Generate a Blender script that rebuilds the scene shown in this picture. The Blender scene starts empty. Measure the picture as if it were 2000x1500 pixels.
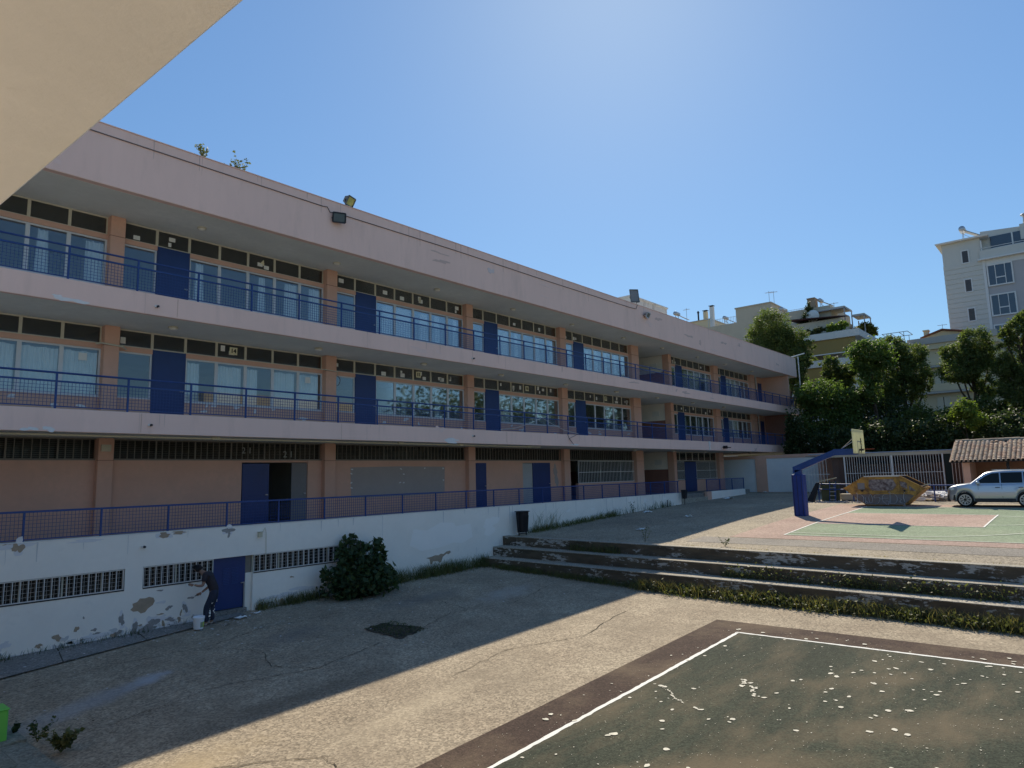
import bpy, bmesh, math, random
import numpy as np
from mathutils import Matrix, Vector

# ------------------------------------------------------------------ camera, sky, sun, exposure
S = bpy.context.scene
COL = S.collection
rad = math.radians

F_PX, YAW, PITCH, ROLL = 1326.67, rad(40.4328), rad(7.7218), rad(-1.4365)
_f = Vector((math.cos(YAW) * math.cos(PITCH), math.sin(YAW) * math.cos(PITCH), math.sin(PITCH)))
_r0 = Vector((math.sin(YAW), -math.cos(YAW), 0))
_u0 = _r0.cross(_f)
_r = math.cos(ROLL) * _r0 + math.sin(ROLL) * _u0
_u = -math.sin(ROLL) * _r0 + math.cos(ROLL) * _u0
cam = bpy.data.cameras.new('camera')
camo = bpy.data.objects.new('camera', cam)
COL.objects.link(camo)
camo.matrix_world = Matrix(((_r.x, _u.x, -_f.x, 0), (_r.y, _u.y, -_f.y, -20), (_r.z, _u.z, -_f.z, 4), (0, 0, 0, 1)))
cam.sensor_width = 36
cam.lens = 36 * F_PX / 2000
cam.clip_start = 0.05
cam.clip_end = 5000
S.camera = camo

SUN_V = Vector((3.6, 2.1, 3.57)).normalized()
SUN_EL = math.asin(SUN_V.z)
SUN_AZ = math.atan2(SUN_V.y, SUN_V.x)
W = bpy.data.worlds.new('World')
S.world = W
W.use_nodes = True
wn = W.node_tree
bg = wn.nodes['Background']
sky = wn.nodes.new('ShaderNodeTexSky')
sky.sky_type = 'NISHITA'
sky.sun_disc = False
sky.sun_elevation = SUN_EL
sky.sun_rotation = math.pi / 2 - SUN_AZ
sky.altitude = 100
sky.air_density = 1.0
sky.dust_density = 0.25
sky.ozone_density = 4.0
# the camera's tone curve on the sky: brighter parts are held back, darker parts lifted, evenly all round
_bw = wn.nodes.new('ShaderNodeRGBToBW')
wn.links.new(sky.outputs[0], _bw.inputs[0])
_pw = wn.nodes.new('ShaderNodeMath')
_pw.operation = 'POWER'
_pw.inputs[1].default_value = -0.35
_dv = wn.nodes.new('ShaderNodeMath')
_dv.operation = 'DIVIDE'
_dv.inputs[1].default_value = 2.87
wn.links.new(_bw.outputs[0], _dv.inputs[0])
wn.links.new(_dv.outputs[0], _pw.inputs[0])
_ml = wn.nodes.new('ShaderNodeVectorMath')
_ml.operation = 'SCALE'
wn.links.new(sky.outputs[0], _ml.inputs[0])
wn.links.new(_pw.outputs[0], _ml.inputs['Scale'])
_tn = wn.nodes.new('ShaderNodeVectorMath')
_tn.operation = 'MULTIPLY'
_tn.inputs[1].default_value = (0.80, 0.955, 1.0)
wn.links.new(_ml.outputs[0], _tn.inputs[0])
wn.links.new(_tn.outputs[0], bg.inputs[0])
bg.inputs[1].default_value = 0.094
sl = bpy.data.lights.new('sun', 'SUN')
sl.energy = 4.1
sl.angle = rad(0.5)
sl.color = (1.0, 0.90, 0.74)
so = bpy.data.objects.new('sun', sl)
COL.objects.link(so)
so.rotation_euler = SUN_V.to_track_quat('Z', 'Y').to_euler()
S.view_settings.view_transform = 'Standard'
S.view_settings.look = 'None'
S.view_settings.gamma = 1
S.view_settings.use_curve_mapping = False
S.view_settings.exposure = 0.48
S.render.engine = 'CYCLES'
S.cycles.max_bounces = 8
S.cycles.transparent_max_bounces = 12

R = random.Random(7)

# ------------------------------------------------------------------ materials
def new_mat(name):
    m = bpy.data.materials.new(name)
    m.use_nodes = True
    t = m.node_tree
    b = t.nodes['Principled BSDF']
    return m, t, b

def nd(t, kind, **kw):
    n = t.nodes.new('ShaderNode' + kind)
    for k, v in kw.items():
        if k in n.inputs:
            n.inputs[k].default_value = v
        else:
            setattr(n, k, v)
    return n

def c4(c):
    return (c[0], c[1], c[2], 1)

def coords(t, scale=(1, 1, 1)):
    g = nd(t, 'NewGeometry')
    mp = nd(t, 'Mapping')
    mp.inputs['Scale'].default_value = scale
    t.links.new(g.outputs['Position'], mp.inputs['Vector'])
    return mp.outputs[0]

def noise(t, vec, scale, detail=4, rough=.6):
    n = nd(t, 'TexNoise', Scale=scale, Detail=detail, Roughness=rough)
    t.links.new(vec, n.inputs['Vector'])
    return n.outputs['Fac']

def ramp(t, fac, lo, hi, a=(0, 0, 0), b=(1, 1, 1)):
    r = nd(t, 'ValToRGB')
    r.color_ramp.elements[0].position = lo
    r.color_ramp.elements[1].position = hi
    r.color_ramp.elements[0].color = c4(a)
    r.color_ramp.elements[1].color = c4(b)
    t.links.new(fac, r.inputs[0])
    return r.outputs[0]

def mixc(t, fac, a, b, mode='MIX'):
    m = nd(t, 'Mix', data_type='RGBA', blend_type=mode)
    for sock, v in ((m.inputs[0], fac), (m.inputs[6], a), (m.inputs[7], b)):
        if isinstance(v, bpy.types.NodeSocket):
            t.links.new(v, sock)
        elif isinstance(v, (int, float)):
            sock.default_value = v
        else:
            sock.default_value = c4(v)
    return m.outputs[2]

def bump(t, b, fac, strength=.3, dist=.01):
    n = nd(t, 'Bump', Strength=strength, Distance=dist)
    t.links.new(fac, n.inputs['Height'])
    t.links.new(n.outputs[0], b.inputs['Normal'])

def M(name, col, rough=.8, var=.12, scale=1.5, bscale=0, bstr=.2, metal=0, spec=.3, stretch=(1, 1, 1), stain=None):
    """Plain paint / concrete / metal: a base colour broken up by two noises, an optional stain colour, fine relief."""
    m, t, b = new_mat(name)
    v = coords(t, stretch)
    n1 = noise(t, v, scale, 6, .65)
    lo = tuple(max(0, c * (1 - var)) for c in col)
    hi = tuple(min(1, c * (1 + var)) for c in col)
    c = ramp(t, n1, .3, .7, lo, hi)
    n2 = noise(t, v, scale * 9, 3)
    c = mixc(t, ramp(t, n2, .35, .65), c, mixc(t, .5, c, tuple(x * (1 - var * .8) for x in col)))
    if stain:
        sc, amt, ssc, lo_, hi_ = stain
        n3 = noise(t, v, ssc, 8, .7)
        k = nd(t, 'Math', operation='MULTIPLY')
        t.links.new(ramp(t, n3, lo_, hi_), k.inputs[0])
        k.inputs[1].default_value = amt
        c = mixc(t, k.outputs[0], c, sc)
    t.links.new(c, b.inputs['Base Color'])
    b.inputs['Roughness'].default_value = rough
    b.inputs['Metallic'].default_value = metal
    b.inputs['Specular IOR Level'].default_value = spec
    if bscale:
        bump(t, b, noise(t, v, bscale, 4), bstr)
    return m

def ground_mat(name, a, b_, dust, dust_amt=.5, speck=30, sp_amt=.5, rough=.95, dscale=.35, stretch=(1, 1, 1), stains=()):
    m, t, b = new_mat(name)
    v = coords(t)
    vs = coords(t, stretch)
    c = ramp(t, noise(t, vs, .5, 8, .65), .3, .7, a, b_)
    vo = nd(t, 'TexVoronoi', Scale=speck)
    t.links.new(v, vo.inputs['Vector'])
    sp = nd(t, 'Separ' + 'ateColor')
    t.links.new(vo.outputs['Color'], sp.inputs[0])
    k = ramp(t, sp.outputs[0], .1, .95, tuple([1 - sp_amt] * 3), tuple([1 + sp_amt] * 3))
    c = mixc(t, 1.0, c, k, 'MULTIPLY')
    c = mixc(t, 1.0, c, ramp(t, noise(t, v, speck * .37, 2), .3, .7, (.8, .8, .8), (1.15, 1.15, 1.15)), 'MULTIPLY')
    k2 = nd(t, 'Math', operation='MULTIPLY')
    t.links.new(ramp(t, noise(t, vs, dscale, 9, .7), .46, .72), k2.inputs[0])
    k2.inputs[1].default_value = dust_amt
    c = mixc(t, k2.outputs[0], c, dust)
    c = mixc(t, 1.0, c, ramp(t, noise(t, vs, .17, 7, .75), .3, .72, (.76, .75, .74), (1.13, 1.12, 1.10)), 'MULTIPLY')
    if stains:
        edge = noise(t, v, 1.7, 7, .7)
        for cx, cy, rx, ry, rot, scol, amt in stains:
            mp = nd(t, 'Mapping', vector_type='TEXTURE')
            mp.inputs['Location'].default_value = (cx, cy, 0)
            mp.inputs['Rotation'].default_value = (0, 0, rot)
            mp.inputs['Scale'].default_value = (rx, ry, 1000)
            t.links.new(v, mp.inputs['Vector'])
            ln = nd(t, 'VectorMath', operation='LENGTH')
            t.links.new(mp.outputs[0], ln.inputs[0])
            ad = nd(t, 'Math', operation='MULTIPLY_ADD')
            t.links.new(edge, ad.inputs[0])
            ad.inputs[1].default_value = .75
            hf = nd(t, 'Math', operation='MULTIPLY')
            t.links.new(ln.outputs['Value'], hf.inputs[0])
            hf.inputs[1].default_value = .5
            t.links.new(hf.outputs[0], ad.inputs[2])
            kk = nd(t, 'Math', operation='MULTIPLY')
            t.links.new(ramp(t, ad.outputs[0], 0.5, 0.875, (1, 1, 1), (0, 0, 0)), kk.inputs[0])
            kk.inputs[1].default_value = amt
            c = mixc(t, kk.outputs[0], c, scol)
    t.links.new(c, b.inputs['Base Color'])
    b.inputs['Roughness'].default_value = rough
    b.inputs['Specular IOR Level'].default_value = .2
    bump(t, b, vo.outputs['Distance'], .35, .008)
    return m

def leaf_mat(name, a, b_, trans=.35, rough=.55, nscale=.8):
    m, t, b = new_mat(name)
    v = coords(t)
    c = ramp(t, noise(t, v, nscale, 5, .7), .3, .7, a, b_)
    c = mixc(t, ramp(t, noise(t, v, 9, 2), .4, .7), c, tuple(x * 1.35 for x in b_))
    t.links.new(c, b.inputs['Base Color'])
    b.inputs['Roughness'].default_value = rough
    b.inputs['Specular IOR Level'].default_value = .25
    tr = nd(t, 'BsdfTranslucent')
    ct = mixc(t, 1.0, c, (1.35, 1.45, .6), 'MULTIPLY')
    t.links.new(ct, tr.inputs['Color'])
    mx = nd(t, 'MixShader')
    mx.inputs[0].default_value = trans
    t.links.new(b.outputs[0], mx.inputs[1])
    t.links.new(tr.outputs[0], mx.inputs[2])
    t.links.new(mx.outputs[0], t.nodes['Material Output'].inputs[0])
    return m

def glass_mat(name, tint=(.9, .95, .97), base=.07, fres=.85, rough=.02, dust=.04):
    """Thin window glass: clear, mirror-like at a slant, a little dusty."""
    m, t, b = new_mat(name)
    lw = nd(t, 'Fresnel', IOR=1.55)
    k = nd(t, 'Math', operation='MULTIPLY_ADD')
    t.links.new(lw.outputs[0], k.inputs[0])
    k.inputs[1].default_value = fres
    k.inputs[2].default_value = base
    tp = nd(t, 'BsdfTransparent')
    tp.inputs[0].default_value = c4(tint)
    gl = nd(t, 'BsdfGlossy', Roughness=rough)
    gl.inputs[0].default_value = (1, 1, 1, 1)
    v = coords(t)
    bm = nd(t, 'Bump', Strength=.02, Distance=.02)
    t.links.new(noise(t, v, .9, 1), bm.inputs['Height'])
    t.links.new(bm.outputs[0], gl.inputs['Normal'])
    df = nd(t, 'BsdfDiffuse')
    df.inputs[0].default_value = (.5, .5, .48, 1)
    m1 = nd(t, 'MixShader')
    m1.inputs[0].default_value = dust
    t.links.new(tp.outputs[0], m1.inputs[1])
    t.links.new(df.outputs[0], m1.inputs[2])
    m2 = nd(t, 'MixShader')
    t.links.new(k.outputs[0], m2.inputs[0])
    t.links.new(m1.outputs[0], m2.inputs[1])
    t.links.new(gl.outputs[0], m2.inputs[2])
    t.links.new(m2.outputs[0], t.nodes['Material Output'].inputs[0])
    return m

PINK = M('pink_render', (.86, .61, .52), .9, .05, .5, 60, .15, stain=((.58, .42, .35), .5, 1.6, .52, .8), stretch=(1, 1, .22))
SALMON = M('salmon_render', (.69, .405, .295), .88, .08, .8, 50, .15, stain=((.55, .36, .28), .5, .9, .5, .8))
DADO = M('brown_dado_paint', (.33, .16, .12), .8, .1, 1.2, 40, .1)
SOFFIT = M('grey_soffit_plaster', (.76, .76, .70), .95, .1, .6, 40, .15, stain=((.74, .74, .69), .5, .8, .55, .75))
CEILCREAM = M('peach_soffit_plaster', (.85, .79, .725), .92, .09, .9, 25, .3, stain=((.45, .36, .25), .5, 2.2, .62, .8))
INNER = M('room_plaster', (.55, .54, .50), .9, .08)
INFLOOR = M('room_floor', (.16, .14, .12), .6, .1)
WHITEWALL = M('white_wall_paint', (.91, .86, .77), .88, .05, .7, 30, .25, stain=((.52, .50, .47), .4, 1.3, .58, .82))
WHITEPATCH = M('fresh_white_paint', (.95, .91, .84), .85, .03, 1.5, 30, .2)
PEEL = M('peeled_plaster', (.40, .31, .22), .95, .15, 5, 60, .4)
PEELGREY = M('peeled_cement', (.33, .31, .29), .95, .2, 5, 60, .4)
PEELWHITE = M('peeled_white_coat', (.75, .73, .72), .9, .06, 6, 60, .3)
GREYPATCH = M('grey_repaint', (.40, .34, .31), .9, .06, 2, 50, .1)
BLUE = M('blue_gloss_paint', (.020, .060, .215), .42, .14, 3, 0, spec=.4)
BLUEDOOR = M('blue_door_paint', (.012, .038, .155), .38, .12, 1.5, 0, spec=.45)
FRAME = M('pale_window_frame', (.66, .67, .68), .5, .05, 3)
CREAM = M('cream_frame_paint', (.60, .56, .44), .6, .07, 3)
CREAMLINE = M('cream_conduit', (.62, .57, .42), .6, .08, 4)
GRILLE = M('grey_grille_paint', (.22, .20, .17), .7, .15, 6)
WHITEBAR = M('white_bar_paint', (.74, .72, .68), .6, .1, 6)
DARKMETAL = M('dark_metal', (.03, .03, .035), .5, .2, 6, metal=.3)
STEEL = M('galvanised_steel', (.5, .5, .5), .4, .1, 6, metal=.7)
GLASS = glass_mat('window_glass', base=.045, fres=.65)
DARKGLASS = glass_mat('transom_glass', (.6, .6, .57), .03, .45, .08, .05)
GLASSGF = glass_mat('barred_window_glass', (.4, .4, .38), .008, .12, .2, .03)
CURTAIN = M('white_curtain_cloth', (.86, .86, .84), .9, .08, 3)
PAPER = M('paper', (.78, .78, .74), .8, .04, 8)
YELLOWPAPER = M('cream_sign_card', (.75, .70, .47), .8, .04, 8)
BLACK = M('black_print', (.015, .015, .015), .7, .1)
CABLE = M('brown_cable', (.20, .15, .15), .7, .1)
WHITECABLE = M('white_cable', (.6, .6, .58), .6, .1)
LAMPSHADE = M('opal_lamp_cover', (.72, .70, .64), .35, .05, 6)
LOWYARD = ground_mat('yard_chippings', (.325, .265, .19), (.44, .37, .268), (.215, .175, .125), .75, 29, .34, stains=((6.35, -4.35, .8, .34, .5, (.44, .45, .47), .8), (5.0, -4.9, 2.0, .5, .42, (.34, .345, .35), .55), (7.5, -7.9, 3.2, .55, .06, (.15, .12, .085), .6), (15.2, -3.0, 2.6, .8, .1, (.20, .19, .17), .45), (17.6, -4.6, 2.2, .8, .2, (.47, .44, .39), .4), (4.6, -9.3, 1.9, .7, .1, (.44, .34, .20), .6), (10.2, -3.6, 1.4, .7, .4, (.19, .175, .155), .5), (8.5, -10.2, 2.4, .5, .15, (.46, .385, .27), .4), (13.5, -8.0, 2.8, .5, .0, (.25, .215, .165), .35)))
UPYARD = ground_mat('upper_yard_asphalt', (.28, .24, .18), (.40, .345, .26), (.43, .36, .25), .6, 26, .4)
UPSTRIP = ground_mat('smooth_asphalt_strip', (.25, .23, .20), (.32, .29, .25), (.34, .29, .23), .5, 40, .25)
APRON = ground_mat('cement_apron', (.21, .20, .185), (.30, .285, .26), (.20, .175, .14), .5, 34, .3)
PAVING = ground_mat('paving_concrete', (.20, .215, .185), (.30, .31, .27), (.17, .18, .13), .5, 30, .25)
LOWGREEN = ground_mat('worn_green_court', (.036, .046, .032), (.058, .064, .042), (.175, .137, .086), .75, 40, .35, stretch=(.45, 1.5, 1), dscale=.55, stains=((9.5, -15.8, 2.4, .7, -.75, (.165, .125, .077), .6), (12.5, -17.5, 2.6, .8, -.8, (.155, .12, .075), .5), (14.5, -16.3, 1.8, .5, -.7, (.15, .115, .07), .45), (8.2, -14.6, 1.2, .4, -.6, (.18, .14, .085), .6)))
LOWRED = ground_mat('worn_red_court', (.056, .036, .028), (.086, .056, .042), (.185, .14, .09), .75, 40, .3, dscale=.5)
UPGREEN = ground_mat('green_court', (.21, .275, .175), (.29, .35, .235), (.30, .30, .21), .5, 25, .2, stretch=(1, .5, 1))
UPRED = ground_mat('red_court', (.39, .275, .225), (.47, .345, .285), (.42, .32, .24), .5, 25, .2)
LINE = M('court_line_paint', (.78, .77, .70), .8, .12, 2.5, 0, stain=((.45, .42, .36), .6, 3.5, .58, .75))
SPOT = M('spilt_white_paint', (.66, .62, .50), .85, .25, 6)
STEPTOP = ground_mat('step_tread_concrete', (.36, .33, .27), (.47, .43, .35), (.28, .24, .18), .5, 40, .25)
SOIL = ground_mat('dark_soil', (.055, .045, .033), (.10, .085, .06), (.15, .12, .08), .5, 20, .5)
TERRAIN = ground_mat('dry_earth', (.20, .17, .12), (.30, .26, .19), (.14, .15, .08), .7, 2, .2)

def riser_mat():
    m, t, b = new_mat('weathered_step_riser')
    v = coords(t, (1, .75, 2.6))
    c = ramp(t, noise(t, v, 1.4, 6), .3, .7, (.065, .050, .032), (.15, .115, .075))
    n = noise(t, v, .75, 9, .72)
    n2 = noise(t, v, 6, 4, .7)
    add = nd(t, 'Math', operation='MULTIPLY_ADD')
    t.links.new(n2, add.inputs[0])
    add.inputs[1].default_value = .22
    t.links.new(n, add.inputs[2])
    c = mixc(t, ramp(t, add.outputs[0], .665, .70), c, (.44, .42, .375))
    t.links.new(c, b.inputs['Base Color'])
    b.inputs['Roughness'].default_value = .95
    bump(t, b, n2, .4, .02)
    return m
RISER = riser_mat()

FIGLEAF = leaf_mat('fig_leaf', (.030, .052, .024), (.062, .095, .042), .3)
PINELEAF = leaf_mat('pine_needles', (.050, .078, .026), (.125, .155, .055), .48)
BROADLEAF = leaf_mat('broad_leaves', (.045, .082, .026), (.105, .155, .048), .45)
DARKLEAF = leaf_mat('dark_shrub_leaves', (.026, .044, .020), (.062, .088, .036), .34)
BRIGHTLEAF = leaf_mat('bright_new_leaves', (.085, .13, .025), (.16, .21, .045), .4)
GRASS = leaf_mat('grass_blades', (.060, .072, .028), (.135, .14, .06), .35)
DRYGRASS = leaf_mat('dry_grass_blades', (.18, .15, .07), (.30, .24, .12), .3)
BARK = M('pine_bark', (.085, .065, .05), .95, .3, 3, 12, .5, stretch=(3, 3, 1))
TILE = M('clay_roof_tile', (.44, .29, .20), .9, .3, 2.2, 20, .3, stain=((.50, .44, .36), .7, 1.6, .48, .62))
TILE2 = M('pale_clay_roof_tile', (.46, .36, .26), .9, .25, 2.5, 20, .3, stain=((.25, .17, .12), .6, 1.9, .5, .66))

# ------------------------------------------------------------------ mesh building
WM = {}

class MB:
    def __init__(s):
        s.v, s.f, s.k = [], [], []
    def _add(s, vs, fs, k=0):
        n = len(s.v)
        s.v += [tuple(p) for p in vs]
        s.f += [tuple(i + n for i in f) for f in fs]
        s.k += [k] * len(fs)
        return s
    def box(s, x0, x1, y0, y1, z0, z1, k=0):
        return s._add([(x0, y0, z0), (x1, y0, z0), (x1, y1, z0), (x0, y1, z0), (x0, y0, z1), (x1, y0, z1), (x1, y1, z1), (x0, y1, z1)],
                      [(0, 3, 2, 1), (4, 5, 6, 7), (0, 1, 5, 4), (1, 2, 6, 5), (2, 3, 7, 6), (3, 0, 4, 7)], k)
    def quad(s, a, b, c, d, k=0):
        return s._add([a, b, c, d], [(0, 1, 2, 3)], k)
    def prism(s, bottom, top, k=0):
        n = len(bottom)
        fs = [tuple(range(n - 1, -1, -1)), tuple(range(n, 2 * n))]
        fs += [(i, (i + 1) % n, n + (i + 1) % n, n + i) for i in range(n)]
        return s._add(list(bottom) + list(top), fs, k)
    def tube(s, pts, r, n=6, k=0, cap=True):
        pts = [Vector(p) for p in pts]
        rs = r if isinstance(r, (list, tuple)) else [r] * len(pts)
        vs, fs = [], []
        up = Vector((0, 0, 1))
        for i, p in enumerate(pts):
            d = (pts[min(i + 1, len(pts) - 1)] - pts[max(i - 1, 0)]).normalized()
            a = d.cross(up if abs(d.z) < .95 else Vector((1, 0, 0))).normalized()
            b = d.cross(a)
            for j in range(n):
                t = 2 * math.pi * j / n
                vs.append(p + (a * math.cos(t) + b * math.sin(t)) * rs[i])
        for i in range(len(pts) - 1):
            for j in range(n):
                fs.append((i * n + j, i * n + (j + 1) % n, (i + 1) * n + (j + 1) % n, (i + 1) * n + j))
        if cap:
            fs += [tuple(range(n - 1, -1, -1)), tuple(range((len(pts) - 1) * n, len(pts) * n))]
        return s._add(vs, fs, k)
    def bar(s, a, b, w, h=None, k=0):
        """square bar from a to b"""
        a, b = Vector(a), Vector(b)
        h = h or w
        d = (b - a).normalized()
        u = d.cross(Vector((0, 0, 1)) if abs(d.z) < .95 else Vector((0, 1, 0))).normalized() * w / 2
        v = d.cross(u).normalized() * h / 2
        q = lambda p: [p - u - v, p + u - v, p + u + v, p - u + v]
        return s.prism(q(a), q(b), k)
    def lathe(s, prof, c, n=12, axis='z', k=0):
        vs, fs = [], []
        for r, h in prof:
            for j in range(n):
                t = 2 * math.pi * j / n
                p = (r * math.cos(t), r * math.sin(t), h)
                if axis == 'y':
                    p = (p[0], p[2], p[1])
                elif axis == 'x':
                    p = (p[2], p[0], p[1])
                vs.append((p[0] + c[0], p[1] + c[1], p[2] + c[2]))
        for i in range(len(prof) - 1):
            for j in range(n):
                fs.append((i * n + j, i * n + (j + 1) % n, (i + 1) * n + (j + 1) % n, (i + 1) * n + j))
        fs += [tuple(range(n - 1, -1, -1)), tuple(range((len(prof) - 1) * n, len(prof) * n))]
        return s._add(vs, fs, k)
    def mesh(s, name, mats, smooth=False):
        me = bpy.data.meshes.new(name)
        me.from_pydata(s.v, [], s.f)
        for m in (mats if isinstance(mats, (list, tuple)) else [mats]):
            me.materials.append(m)
        if any(s.k):
            me.polygons.foreach_set('material_index', s.k)
        if smooth:
            me.polygons.foreach_set('use_smooth', [True] * len(me.polygons))
        bm = bmesh.new()
        bm.from_mesh(me)
        bmesh.ops.recalc_face_normals(bm, faces=bm.faces)
        bm.to_mesh(me)
        bm.free()
        me.update()
        return me
    def build(s, name, mats, parent=None, smooth=False, bevel=0, seg=1):
        o = link(name, s.mesh(name, mats, smooth), parent)
        if bevel:
            b = o.modifiers.new('bevel', 'BEVEL')
            b.width = bevel
            b.segments = seg
            b.limit_method = 'ANGLE'
        return o

def link(name, data, parent=None, loc=(0, 0, 0), rot=None, scale=None):
    """Link an object; loc is in world space even when it has a parent."""
    o = bpy.data.objects.new(name, data)
    COL.objects.link(o)
    o.location = loc
    if rot:
        o.rotation_euler = rot
    if scale:
        o.scale = scale
    place(o, parent)
    return o

def place(o, parent):
    WM[o.name] = Matrix.LocRotScale(o.location, o.rotation_euler, o.scale)
    if parent is not None:
        o.parent = parent
        o.matrix_parent_inverse = WM[parent.name].inverted()

def tag(o, label, cat, group=None, kind=None):
    o['label'] = label
    o['category'] = cat
    if group:
        o['group'] = group
    if kind:
        o['kind'] = kind
    return o

def thing(name, loc, label, cat, group=None):
    return tag(link(name, None, None, loc), label, cat, group)

def structure(o, label=None):
    o['kind'] = 'structure'
    if label:
        o['label'] = label
    return o

def stuff(o, label=None, cat=None):
    o['kind'] = 'stuff'
    if label:
        o['label'] = label
    if cat:
        o['category'] = cat
    return o

def clone(o, name=None, parent=None, loc=None, rot=None):
    """Copy one object (mesh data shared) and hang it under parent."""
    c = o.copy()
    COL.objects.link(c)
    if loc is not None:
        c.location = loc
    if rot is not None:
        c.rotation_euler = rot
    place(c, parent)
    return c

def blob(cx, cz, rx, rz, seed, n=18, rough=.6):
    r = random.Random(seed)
    ph = [r.uniform(0, 6.28) for _ in range(5)]
    am = [r.uniform(.3, 1) * rough / (i + 1.4) for i in range(5)]
    out = []
    for j in range(n):
        t = 2 * math.pi * j / n
        k = 1 + sum(a * math.sin((i + 2) * t + p) for i, (a, p) in enumerate(zip(am, ph))) + r.uniform(-.13, .13)
        k = max(.3, k)
        out.append((cx + rx * k * math.cos(t), cz + rz * k * math.sin(t)))
    return out

def wall_patch(cx, cz, rx, rz, y, mat, seed, parent, name='plaster_patch', n=30, pts=None, th=.006, rough=.6):
    p = pts or blob(cx, cz, rx, rz, seed, n, rough)
    th += (seed % 7) * .0006
    mb = MB().prism([(x, y, z) for x, z in p], [(x, y - th, z) for x, z in p])
    return mb.build(name, mat, parent)

# ground heights
def low_z(x, y):
    return -.06 + .0193 * x + (.0253 * max(y, -8.3))
_UX = [15, 21.5, 25.4, 30.7, 39.4, 49.6, 70, 400]
_UZ = [1.15, 1.32, 1.48, 1.75, 2.0, 2.26, 2.5, 2.5]
_GX = np.arange(20, 101, 1.0)
_GZ = np.interp(_GX, _UX, _UZ)
_GZ = np.convolve(np.pad(_GZ, 2, 'edge'), np.ones(5) / 5, 'valid')
def up_z(x):
    return float(np.interp(x, _GX, _GZ))

def up_sheet(x0, x1, ya, yb, dz, mb=None, slant=None):
    """Sheet on the upper yard between x0 and x1; y limits may be functions of x."""
    mb = mb or MB()
    xs = [x0] + [x for x in _GX if x0 + 1e-4 < x < x1 - 1e-4] + [x1]
    fa = ya if callable(ya) else (lambda x: ya)
    fb = yb if callable(yb) else (lambda x: yb)
    for a, b in zip(xs, xs[1:]):
        mb.quad((a, fa(a), up_z(a) + dz), (b, fa(b), up_z(b) + dz), (b, fb(b), up_z(b) + dz), (a, fb(a), up_z(a) + dz))
    return mb
# ------------------------------------------------------------------ ground
def x1(y): return 22.60 + .06 * y
def x2(y): return 21.95 + .06 * y
def x3(y): return 21.25 + .06 * y
YS = -42.0

g = MB()
gx = [-1500, 19.0, 19.01, 24.0, 49, 80, 140, 400, 1500]
gz = [-.9, -.9, -.9, .6, 1.7, 2.0, 3.5, 6, 9]
for i in range(len(gx) - 1):
    g.quad((gx[i], -1500, gz[i]), (gx[i + 1], -1500, gz[i + 1]), (gx[i + 1], 1500, gz[i + 1]), (gx[i], 1500, gz[i]))
structure(g.build('terrain', TERRAIN))

g = MB()
P = lambda x, y, dz=0: (x, y, low_z(x, y) + dz)
g.quad(P(-30, YS), (x3(YS) + .2, YS, low_z(x3(YS), YS)), (x3(-8.3) + .2, -8.3, low_z(x3(-8.3), -8.3)), P(-30, -8.3))
g.quad(P(-30, -8.3), (x3(-8.3) + .2, -8.3, low_z(x3(-8.3), -8.3)), (x3(0) + .2, .1, low_z(x3(0), 0)), P(-30, .1))
structure(g.build('lower_yard', LOWYARD), 'grey chippings yard between the white wall and the painted court')

# upper yard, kerb strip, courts
g = up_sheet(23.4, 56, 3.0, YS, 0)
ys = [0, -8, -16, -24, -32, YS]
for a, b in zip(ys, ys[1:]):
    g.quad((x1(a) + .35, a, 1.405), (x1(b) + .35, b, 1.405), (23.4, b, up_z(23.4)), (23.4, a, up_z(23.4)))
structure(g.build('upper_yard', UPYARD), 'grey asphalt upper yard beyond the steps')
g = up_sheet(23.9, 25.35, -8.0, YS, .006)
structure(g.build('asphalt_strip', UPSTRIP))
uc = structure(up_sheet(25.5, 40.3, lambda x: -9.0 + .0 * x, YS, .008).build('upper_court', UPRED), 'red and green basketball court on the upper yard')
up_sheet(26.5, 38.8, -10.72, YS, .012).build('court_field', UPGREEN, uc)
up_sheet(30.2, 35.0, -10.78, -16.6, .016).build('key_area', UPRED, uc)
def uline(name, pts, w=.06, dz=.021):
    mb = MB()
    for (ax, ay), (bx, by) in zip(pts, pts[1:]):
        n = max(1, int(abs(bx - ax)))
        for i in range(n):
            t0, t1 = i / n, (i + 1) / n
            p, q = (ax + (bx - ax) * t0, ay + (by - ay) * t0), (ax + (bx - ax) * t1, ay + (by - ay) * t1)
            d = Vector((q[0] - p[0], q[1] - p[1], 0)).normalized()
            nx, ny = -d.y * w / 2, d.x * w / 2
            z0, z1 = up_z(p[0]) + dz, up_z(q[0]) + dz
            mb.quad((p[0] + nx, p[1] + ny, z0), (q[0] + nx, q[1] + ny, z1), (q[0] - nx, q[1] - ny, z1), (p[0] - nx, p[1] - ny, z0))
    return mb.build(name, LINE, uc)
uline('court_line', [(26.5, -10.72), (38.8, -10.72)])
uline('court_line', [(26.5, -10.72), (26.5, -40)], dz=.024)
uline('court_line', [(38.8, -10.72), (38.8, -40)], dz=.024)
uline('court_line', [(30.2, -10.78), (30.2, -16.6)], dz=.024)
uline('court_line', [(35.0, -10.78), (35.0, -16.6)], dz=.024)
uline('court_line', [(30.17, -16.6), (35.03, -16.6)], dz=.027)
arc = [(27.1, -10.72), (27.1, -14.2)] + [(32.6 - 5.5 * math.cos(t), -14.2 - 5.1 * math.sin(t)) for t in np.linspace(.1, 3.04, 22)] + [(38.1, -14.2), (38.1, -10.72)]
uline('court_line', arc, dz=.030)
circ = [(32.6 - 1.8 * math.cos(t), -16.6 - 1.8 * math.sin(t)) for t in np.linspace(0, 3.14159, 14)]
uline('court_line', circ, dz=.033)

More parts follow.
